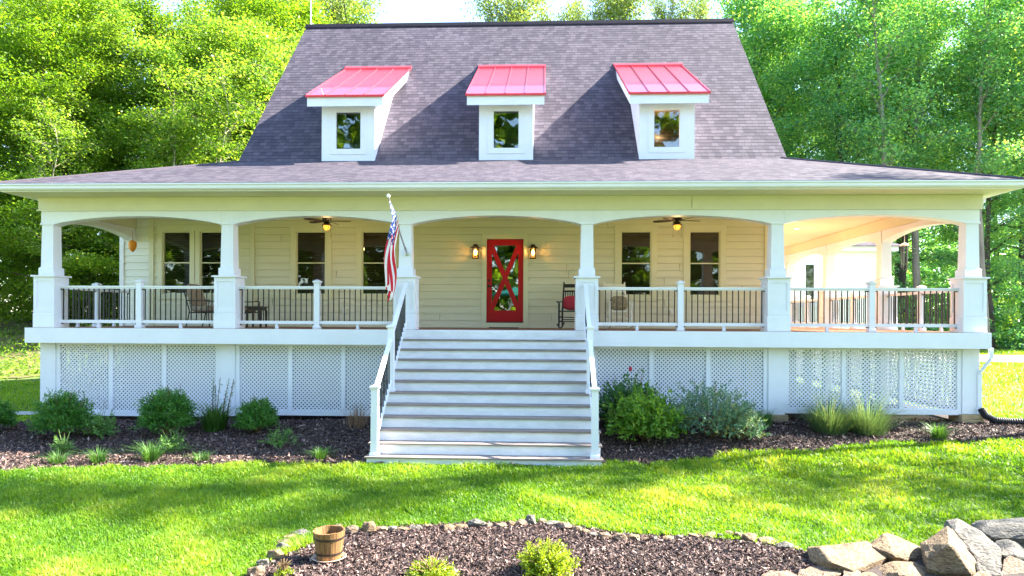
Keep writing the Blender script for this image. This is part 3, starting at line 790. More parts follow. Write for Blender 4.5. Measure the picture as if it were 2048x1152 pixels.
WH = {0: 'porch railing in front of the cushioned patio chairs at the left end', 1: 'porch railing between the side table and the flag',
      3: 'porch railing in front of the white rocking chair', 4: 'front porch railing of the open right end bay'}
for i in WH:
    railing(CX[i + 1] - CX[i] - .43, WH[i], ((CX[i] + CX[i + 1]) / 2, CYF, 0), 0)
WS = ['side porch railing nearest the front right corner pedestal', 'side porch railing in the second bay from the right corner', 'side porch railing by the hanging bell', 'side porch railing in the farthest bay toward the white wing']
for i in range(4): railing(yy[i + 1] - yy[i] - .43, WS[i], (8.64, (yy[i] + yy[i + 1]) / 2, 0), R(90))
railing(2.5, 'porch side railing at the left end against the woods', (-10.52, 15.72, 0), R(90))

# ------------------------------------------------------------------ lights of the porch
def add_point(name, loc, col, w, r, parent=None):
    l = bpy.data.lights.new(name, 'POINT'); l.energy = w; l.color = col; l.shadow_soft_size = r
    o = bpy.data.objects.new(name, l); COL.objects.link(o); o.location = loc
    if parent is not None: o.parent = parent
    return o
def lantern():
    T = thing('wall_lantern', 'lit bronze wall lantern on the hinge side', 'lantern', (0, WY - .02, 1.905), 0, 'lit lanterns flanking the red door')
    b = MB(); b.box(-.06, .06, -.015, .0, -.02, .17); b.bar((0, -.01, .12), (0, -.10, .14), .025, .025); b.build('backplate', M_dkbrown, T)
    f = MB(); cy = -.11
    for sx in (-1, 1):
        for sy in (-1, 1): f.frustum(sx * .068, cy + sy * .068, -.165, .08, .008, .008)
    f.box(-.078, .078, cy - .078, cy + .078, -.18, -.165); f.box(-.078, .078, cy - .078, cy + .078, .08, .09); f.build('frame', M_dkbrown, T)
    r = MB(); r.frustum(0, cy, .09, .135, .115, .05); r.frustum(0, cy, .135, .18, .05, .045); r.build('roof', M_dkbrown, T)
    g = MB()
    for sx in (-1, 1): g.box(min(sx * .06, sx * .062), max(sx * .06, sx * .062), cy - .06, cy + .06, -.16, .078)
    for sy in (-1, 1): g.box(-.0598, .0598, cy + min(sy * .06, sy * .062), cy + max(sy * .06, sy * .062), -.16, .078)
    g.build('glass', glass_mat('lantern_glass', (1, .93, .8), .05), T)
    u = MB(); u.lathe([(.012, -.09), (.03, -.06), (.036, -.02), (.028, .02), (.012, .05)], (0, cy, 0), 14); u.build('bulb', M_bulb, T, smooth=True)
    add_point('lantern_lamp', (0, cy, .0), (1, .48, .15), 6, .04, T)
    return T
LN = lantern(); LN['label'] = 'lit bronze wall lantern left of the red door'; LN.location.x = -1.655
c = dup(LN, (-.22, WY - .02, 1.905), 0, 'lit bronze wall lantern right of the red door')

def fan():
    T = thing('ceiling_fan', 'dark bronze ceiling fan with amber globe above the left windows', 'ceiling fan', (0, 15.6, 2.765), 0, 'ceiling fans on the porch ceiling')
    b = MB(); b.lathe([(.07, .11), (.07, .06), (.02, .05), (.02, .0), (.11, 0), (.125, -.03), (.125, -.15), (.10, -.17), (.06, -.18), (.06, -.21), (.085, -.225), (.09, -.25), (.03, -.26)], n=24); b.build('motor_housing', M_dkbrown, T, smooth=False)
    for k in range(5):
        a = R(8 + 72 * k); M_ = Matrix.Rotation(a, 4, 'Z') @ Matrix.Translation((0, 0, -.185)) @ Matrix.Rotation(R(13), 4, 'X')
        s = MB(); s.add([(.18, -.05, 0), (.30, -.065, 0), (.52, -.072, 0), (.63, -.05, 0), (.65, 0, 0), (.63, .05, 0), (.52, .072, 0), (.30, .065, 0), (.18, .05, 0)] + [(x, y, -.008) for x, y in ((.18, -.05), (.30, -.065), (.52, -.072), (.63, -.05), (.65, 0), (.63, .05), (.52, .072), (.30, .065), (.18, .05))],
                        [tuple(range(9)), tuple(range(17, 8, -1))] + [(i, i + 9, (i + 1) % 9 + 9, (i + 1) % 9) for i in range(9)])
        s.box(.09, .24, -.016, .016, -.014, .003); s.xform(M_); s.build('blade', M_dkbrown, T)
    s = MB(); s.lathe([(.13, -.30), (.125, -.285), (.05, -.255), (.04, -.25)], n=24); s.build('lamp_shade', M_dkbrown, T)
    g = MB(); g.lathe([(.085, -.295), (.095, -.33), (.088, -.37), (.06, -.405), (.015, -.42)], n=20); gl = g.build('lamp_globe', M_globe, T, smooth=True)
    w = MB()
    for k in range(4):
        a = R(45 + 90 * k); w.tube([((r + .004) * math.cos(a), (r + .004) * math.sin(a), z) for r, z in ((.095, -.30), (.098, -.335), (.09, -.375), (.06, -.41), (.01, -.426))], .004, 5)
    w.build('globe_cage', M_dkbrown, T)
    for x in (-.11, .11): q = MB(); q.tube([(x, 0, -.24), (x, 0, -.55)], .0025, 4); q.lathe([(.006, -.58), (.011, -.565), (.004, -.55)], (x, 0, 0), 8); q.build('pull_chain', M_black, T)
    return T
F1 = fan(); F1.location = (-4.98, 15.6, 2.655); F1.scale = (.86, .86, .95)
F2 = dup(F1, (3.06, 15.6, 2.655), R(4), 'dark bronze ceiling fan with caged globe above the right windows', s=(.86, .86, .95))
add_point('fan_lamp', (-4.98, 15.6, 2.14), (1, .6, .22), 1.2, .08)
add_point('fan_lamp', (3.06, 15.6, 2.14), (1, .6, .22), 1.2, .08)
for i, (x, y) in enumerate(((7.05, 19.2), (7.05, 23.0))):
    mb = MB(); mb.lathe([(.10, 0), (.10, -.006), (.075, -.008)], n=24); T = thing('recessed_light', ['recessed round light in the right porch ceiling nearer the front', 'recessed round light in the right porch ceiling farther back'][i], 'ceiling light', (x, y, 2.766), 0, 'recessed lights in the side porch ceiling')
    mb.build('rim', M_white, T); q = MB(); q.lathe([(.07, -.004), (.07, -.0095)], n=20); q.build('lens', M_recess, T)
    add_point('recess_added_glow', (x, y, 1.8), (1, .55, .2), 6, .07)  # fill light added below the fitting to warm the side porch
# lamp seen through the right dormer window
T = thing('pendant_light', 'amber lit ceiling lamp glimpsed inside the right dormer window', 'ceiling light', (2.98, 18.1, 5.6))
mb = MB(); mb.tube([(0, 0, 0), (0, 0, -.62)], .012, 8); mb.build('stem', M_dkbrown, T)
mb = MB(); mb.lathe([(.03, -.62), (.13, -.66), (.14, -.72), (.10, -.79), (.02, -.82)], n=18); mb.build('globe', M_globe, T, smooth=True)
for k in range(4):
    a = R(20 + 90 * k); mb = MB(); mb.bar((.06 * math.cos(a), .06 * math.sin(a), -.5), (.42 * math.cos(a), .42 * math.sin(a), -.5), .1, .01); mb.build('blade', M_dkbrown, T)
add_point('pendant_lamp', (2.98, 17.7, 4.95), (1, .6, .25), 2.5, .1)

# ------------------------------------------------------------------ furniture
def rocker(m, label, loc, rz):
    T = thing('rocking_chair', label, 'rocking chair', loc, rz)
    for s in (-1, 1):
        x = s * .255
        r = MB(); r.tube([(x * 1.02, -.44 + i * .88 / 12 + .06, .022 + .42 * ((i / 12 - .46) ** 2)) for i in range(13)], .019, 8); r.build('rocker', m, T)
        f = MB(); f.tube([(x, -.20, .05), (x, -.205, .25), (x, -.21, .44), (x, -.21, .61)], [.017, .024, .022, .024], 8); f.build('front_leg', m, T)
        b = MB(); b.tube([(x * .98, .20, .05), (x * .98, .21, .40), (x * .96, .30, .80), (x * .95, .38, 1.10), (x * .95, .385, 1.13)], [.018, .024, .022, .02, .012], 8); b.build('back_post', m, T)
        a = MB(); a.bar((x * 1.03, -.27, .63), (x * .99, .27, .65), .085, .025); a.lathe([(.046, .615), (.05, .63), (.046, .645)], (x * 1.03, -.25, 0), 12); a.build('armrest', m, T)
        for z in (.18, .29):
            q = MB(); q.tube([(x, -.20, z), (x, .205, z + .01)], .011, 6); q.build('stretcher', m, T)
    s = MB(); s.box(-.25, .25, -.23, .215, .40, .43); s.build('seat', m, T)
    for y_, z in ((-.205, .17), (-.205, .27), (.205, .22)):
        q = MB(); q.tube([(-.25, y_, z), (.25, y_, z)], .011, 6); q.build('stretcher', m, T)
    for (z, y, h) in ((1.035, .365, .085), (.90, .325, .045), (.50, .235, .045)):
        q = MB(); q.box(-.235, .235, y - .012, y + .012, z - h / 2, z + h / 2); q.build('back_rail', m, T)
    for k in range(8):
        x = -.19 + k * .38 / 7; q = MB(); q.bar((x, .237, .51), (x, .325, .89), .026, .010); q.build('back_slat', m, T)
    return T
rocker(M_black, 'black wooden rocking chair with red cushion beside the steps', (.70, 16.15, 0), R(-12))
mb = MB(); mb.blob((0, 0, 0), (.22, .085, .17), 20, 12, sq=.6); mb.xform(Matrix.Rotation(R(-12), 4, 'X')); o = mb.build('cushion', M_cushion_red, None, smooth=True, loc=(.73, 16.22, .61)); o.rotation_euler = (0, 0, R(-12)); tag(o, 'red cushion on the black rocking chair', 'cushion')
M_rockw = mat('whitewashed_wood', (.72, .66, .55), .6, .08, 6)
rocker(M_rockw, 'white wooden rocking chair with patterned pillow behind the porch railing', (1.80, 16.1, 0), R(8))
mb = MB(); mb.blob((0, 0, 0), (.21, .08, .17), 20, 12, sq=.6); mb.xform(Matrix.Rotation(R(-12), 4, 'X')); o = mb.build('pillow', M_pillow, None, smooth=True, loc=(1.82, 16.19, .61)); o.rotation_euler = (0, 0, R(8)); tag(o, 'brown patterned pillow on the white rocking chair', 'pillow')

def patio_chair(label, loc, rz):
    T = thing('patio_chair', label, 'chair', loc, rz, 'cushioned metal patio chairs')
    f = MB()
    for s in (-1, 1):
        x = s * .29
        f.tube([(x, .34, .0), (x, .27, .22), (x, .24, .38), (x, .36, .75), (x, .44, .98)], .014, 7)
        f.tube([(x, -.30, .0), (x, -.27, .2), (x, -.26, .38), (x, -.27, .57), (x, -.30, .605), (x, -.22, .63), (x, .0, .615), (x, .30, .62)], .013, 7)
        f.tube([(x, -.27, .36), (x, .25, .34)], .013, 7)
    f.tube([(-.29, .44, .98), (0, .45, 1.0), (.29, .44, .98)], .013, 7); f.tube([(-.29, -.26, .36), (.29, -.26, .36)], .013, 7); f.tube([(-.29, .25, .34), (.29, .25, .34)], .013, 7)
    for k in range(5): x = -.2 + k * .1; f.tube([(x, .25, .35), (x, .36, .75), (x, .44, .98)], .007, 5)
    f.build('frame', M_dkbrown, T)
    c = MB(); c.blob((0, -.01, .43), (.275, .27, .075), 22, 10, sq=.45); c.build('seat_cushion', M_cushion_tan, T, smooth=True)
    c = MB(); c.blob((0, 0, 0), (.27, .06, .29), 22, 12, sq=.5); c.xform(Matrix.Translation((0, .29, .74)) @ Matrix.Rotation(R(-18), 4, 'X')); c.build('back_cushion', M_cushion_tan, T, smooth=True)
    return T
patio_chair('tan cushioned patio chair in clear view between two railing posts', (-7.88, 15.75, 0), R(80))
patio_chair('tan cushioned patio chair mostly hidden behind the second column pedestal', (-7.28, 16.3, 0), R(66))
T = thing('side_table', 'small dark side table beside the patio chairs', 'table', (-6.70, 15.8, 0))
mb = MB(); mb.box(-.20, .20, -.20, .20, .47, .495); mb.box(-.17, .17, -.17, .17, .40, .469); mb.build('tabletop', M_dkbrown, T)
for sx in (-1, 1):
    for sy in (-1, 1): mb = MB(); mb.frustum(sx * .16, sy * .16, 0, .40, .018, .022); mb.build('leg', M_dkbrown, T)
for x, z, lab in ((-4.98, .41, 'white covered outlet on the wall left of the flag'), (3.22, .41, 'white covered outlet on the wall between the right windows')):
    mb = MB(); mb.box(-.04, .04, -.05, 0, -.06, .06); mb.box(-.032, .032, -.062, -.0505, -.05, .05); o = mb.build('outlet', M_plastic_w, None, loc=(x, WY - .012, z)); tag(o, lab, 'outlet')
# doormat
mb = MB(); mb.box(-.36, .36, -.22, .22, 0, .02); o = mb.build('doormat', M_black, None, loc=(-.92, 16.75, .001)); tag(o, 'dark doormat in front of the red door', 'doormat')
# orange ornament on the wall at the left end
mb = MB(); mb.lathe([(.004, -.20), (.04, -.175), (.085, -.10), (.10, -.02), (.09, .05), (.055, .085), (.012, .10), (.008, .14)], n=18); T = thing('hanging_ornament', 'orange teardrop ornament hanging at the left end of the porch', 'ornament', (-10.20, 16.6, 2.05)); mb.build('body', M_orange, T, smooth=True)
q = MB(); q.tube([(0, 0, .13), (0, 0, .34)], .003, 5); q.build('cord', M_black, T)
# bell and wind chime
T = thing('bell', 'small dark bell with white clapper tag on a side porch column', 'bell', (8.36, 23.9, 1.45))
mb = MB(); mb.lathe([(.11, -.16), (.095, -.13), (.06, -.06), (.05, -.01), (.02, .01)], n=16); mb.build('body', M_dkbrown, T)
mb = MB(); mb.bar((.22, .1, .05), (0, 0, .05), .02, .02); mb.tube([(0, 0, .05), (0, 0, 0)], .008, 5); mb.build('bracket', M_dkbrown, T)
mb = MB(); mb.tube([(0, 0, -.12), (.04, -.02, -.28)], [.012, .03], 6); mb.build('clapper', M_plastic_w, T)
T = thing('wind_chime', 'wind chime of dark tubes hanging outside the second side column', 'wind chime', (9.02, 17.4, 2.1))
mb = MB(); mb.tube([(0, 0, 0), (0, 0, .66)], .004, 5); mb.lathe([(.10, -.01), (.11, .0), (.07, .05), (.02, .07)], n=16); mb.build('top_plate', M_terra, T)
for k in range(5):
    a = R(72 * k); mb = MB(); mb.tube([(.07 * math.cos(a), .07 * math.sin(a), -.01), (.07 * math.cos(a), .07 * math.sin(a), -.45 - .05 * k)], .012, 7); mb.build('chime_tube', M_dkbrown, T)

# ------------------------------------------------------------------ flag
def flag_mat():
    m = bpy.data.materials.new('flag_cloth'); nt = nodes_of(m); L = nt.links.new
    out = N(nt, 'ShaderNodeOutputMaterial'); b = N(nt, 'ShaderNodeBsdfPrincipled'); b.inputs['Roughness'].default_value = .8
    uv = N(nt, 'ShaderNodeUVMap', uv_map='UVMap'); sp = N(nt, 'ShaderNodeSeparateXYZ'); L(uv.outputs[0], sp.inputs[0])
    def M(op, a, bb=None):
        n = N(nt, 'ShaderNodeMath', operation=op)
        for i, x in enumerate((a, bb)):
            if x is None: continue
            if isinstance(x, (int, float)): n.inputs[i].default_value = x
            else: L(x, n.inputs[i])
        return n.outputs[0]
    u, v = sp.outputs[0], sp.outputs[1]
    white = M('GREATER_THAN', M('MODULO', M('MULTIPLY', v, 13.0), 2.0), 1.0)      # stripe 1 red
    canton = M('MULTIPLY', M('LESS_THAN', u, .4), M('LESS_THAN', v, 7 / 13))
    su, sv = M('MULTIPLY', u, 12 / .4), M('MULTIPLY', v, 10 * 13 / 7)
    cu, cv = M('FLOOR', M('ADD', su, .0)), M('FLOOR', sv)
    par = M('LESS_THAN', M('MODULO', M('ADD', cu, cv), 2.0), .5)
    du, dv = M('SUBTRACT', M('FRACT', su), .5), M('SUBTRACT', M('FRACT', sv), .5)
    star = M('MULTIPLY', M('LESS_THAN', M('ADD', M('MULTIPLY', du, du), M('MULTIPLY', dv, dv)), .12), par)
    m1 = N(nt, 'ShaderNodeMix', data_type='RGBA'); L(white, m1.inputs['Factor']); m1.inputs['A'].default_value = (.55, .012, .03, 1); m1.inputs['B'].default_value = (.8, .8, .8, 1)
    m2 = N(nt, 'ShaderNodeMix', data_type='RGBA'); L(star, m2.inputs['Factor']); m2.inputs['A'].default_value = (.03, .06, .24, 1); m2.inputs['B'].default_value = (.8, .8, .8, 1)
    m3 = N(nt, 'ShaderNodeMix', data_type='RGBA'); L(canton, m3.inputs['Factor']); L(m1.outputs['Result'], m3.inputs['A']); L(m2.outputs['Result'], m3.inputs['B'])
    L(m3.outputs['Result'], b.inputs['Base Color'])
    tr = N(nt, 'ShaderNodeBsdfTranslucent'); L(m3.outputs['Result'], tr.inputs[0]); mx = N(nt, 'ShaderNodeMixShader'); mx.inputs[0].default_value = .35
    L(b.outputs[0], mx.inputs[1]); L(tr.outputs[0], mx.inputs[2]); L(mx.outputs[0], out.inputs[0]); return m
T = thing('flag', 'stars and stripes flag hanging from a slanted pole on a porch column', 'flag', (-2.80, 14.08, 1.57))
tip = Vector((-.08, -1.38, .93)); base = Vector((0, -.03, 0))
mb = MB(); mb.tube([base, tip], [.016, .014], 10); mb.build('pole', M_steel, T)
mb = MB(); mb.blob(tip + Vector((0, -.02, .02)), (.035, .035, .04), 12, 8); mb.build('finial', M_plastic_w, T, smooth=True)
mb = MB(); mb.lathe([(.05, 0), (.05, .012), (.025, .02)], n=14); mb.xform(Matrix.Rotation(R(90), 4, 'X')); mb.bar((0, -.01, 0), (-.01, -.16, .11), .04, .04); mb.build('bracket', M_steel, T)
mb = MB(); nu, nv = 44, 26; V = []
ax = (base - tip).normalized()
for j in range(nv + 1):
    for i in range(nu + 1):
        u, v = i / nu, j / nv              # u along the fly (down), v along the hoist from the tip
        p = tip + ax * (.06 + v * .86)
        drop = 1.52 * u
        gath = 1 - .48 * sst(0, .35, u)     # the hanging cloth gathers into folds
        mid = tip + ax * (.06 + .40 * .86)
        q = mid + (p - mid) * float(gath)
        amp = .058 * float(sst(0, .3, u))
        q = q + Vector((amp * math.sin(v * 15 + u * 2.2) - .10 * u + .04 * math.sin(u * 7 + v * 3), .05 * amp * math.cos(v * 15), 0))
        zz_ = p.z + (mid.z - p.z) * float(sst(0, .5, u)) * .12 - drop - .05 * math.sin(v * 4 + 1) * u
        V.append((q.x, q.y, zz_))
fs, uvs = [], []
for j in range(nv):
    for i in range(nu):
        a = j * (nu + 1) + i; fs.append((a, a + 1, a + nu + 2, a + nu + 1)); uvs.append(((i / nu, j / nv), ((i + 1) / nu, j / nv), ((i + 1) / nu, (j + 1) / nv), (i / nu, (j + 1) / nv)))
mb.add(V, fs, uvs); mb.build('cloth', flag_mat(), T, smooth=True)

# ------------------------------------------------------------------ rocks
def rock_mesh(pts, seed, sub=2, amp=.02, fr=5.):
    bm = bmesh.new()
    for p in pts: bm.verts.new(p)
    r = bmesh.ops.convex_hull(bm, input=bm.verts)
    bmesh.ops.delete(bm, geom=[g for g in r['geom_interior'] if isinstance(g, bmesh.types.BMVert)], context='VERTS')
    bmesh.ops.bevel(bm, geom=list(bm.edges), offset=amp * .35, segments=1, affect='EDGES')
    bmesh.ops.triangulate(bm, faces=bm.faces)
    bmesh.ops.subdivide_edges(bm, edges=bm.edges, cuts=sub, use_grid_fill=True)
    bm.normal_update()
    so = Vector((seed * 3.1, seed * 1.7, 0))
    for v in bm.verts:
        n1 = noise.fractal(v.co * fr + so, 1, 2, 4); v.co += v.normal * n1 * amp
    me = bpy.data.meshes.new('rock'); bm.to_mesh(me); bm.free(); return me
def stone_mat(name, c, c2, rough=.85):
    m = bpy.data.materials.new(name); nt = nodes_of(m); L = nt.links.new
    out = N(nt, 'ShaderNodeOutputMaterial'); b = N(nt, 'ShaderNodeBsdfPrincipled'); L(b.outputs[0], out.inputs[0]); b.inputs['Roughness'].default_value = rough
    tc = N(nt, 'ShaderNodeTexCoord'); mp = N(nt, 'ShaderNodeMapping'); mp.inputs['Scale'].default_value = (1, 1, 2.2); mp.inputs['Rotation'].default_value = (.5, .6, 0); L(tc.outputs['Object'], mp.inputs[0])
    n1 = N(nt, 'ShaderNodeTexNoise'); n1.inputs['Scale'].default_value = 5; n1.inputs['Detail'].default_value = 8; n1.inputs['Roughness'].default_value = .7; L(mp.outputs[0], n1.inputs[0])
    rp = N(nt, 'ShaderNodeValToRGB'); e = rp.color_ramp.elements; e[0].position = .3; e[1].position = .7; e[0].color = (*c, 1); e[1].color = (*c2, 1); L(n1.outputs[0], rp.inputs[0])
    n2 = N(nt, 'ShaderNodeTexNoise'); n2.inputs['Scale'].default_value = 30; n2.inputs['Detail'].default_value = 6; L(mp.outputs[0], n2.inputs[0])
    r2 = N(nt, 'ShaderNodeValToRGB'); r2.color_ramp.elements[0].position = .36; r2.color_ramp.elements[1].position = .55; r2.color_ramp.elements[0].color = (.35, .33, .3, 1); r2.color_ramp.elements[1].color = (1, 1, 1, 1); L(n2.outputs[0], r2.inputs[0])
    mx = N(nt, 'ShaderNodeMix', data_type='RGBA', blend_type='MULTIPLY'); mx.inputs['Factor'].default_value = .8; L(rp.outputs[0], mx.inputs['A']); L(r2.outputs[0], mx.inputs['B']); L(mx.outputs['Result'], b.inputs['Base Color'])
    bp = N(nt, 'ShaderNodeBump'); bp.inputs['Strength'].default_value = 1.0; bp.inputs['Distance'].default_value = .025
    m3 = N(nt, 'ShaderNodeMapping'); m3.inputs['Scale'].default_value = (2, 2, 16); m3.inputs['Rotation'].default_value = (.5, .35, 0); L(tc.outputs['Object'], m3.inputs[0])
    n3 = N(nt, 'ShaderNodeTexNoise'); n3.inputs['Scale'].default_value = 2.2; n3.inputs['Detail'].default_value = 7; n3.inputs['Roughness'].default_value = .7; L(m3.outputs[0], n3.inputs[0])
    ad = N(nt, 'ShaderNodeMath', operation='ADD'); L(n2.outputs[0], ad.inputs[0]); L(n3.outputs[0], ad.inputs[1]); L(ad.outputs[0], bp.inputs['Height']); L(bp.outputs[0], b.inputs['Normal'])
    return m
ST = [stone_mat('tan_stone', (.12, .072, .032), (.28, .19, .105)), stone_mat('grey_stone', (.085, .077, .066), (.20, .18, .15)), stone_mat('pinkish_stone', (.14, .085, .05), (.27, .185, .125))]
SN = ['tan', 'grey', 'pinkish']
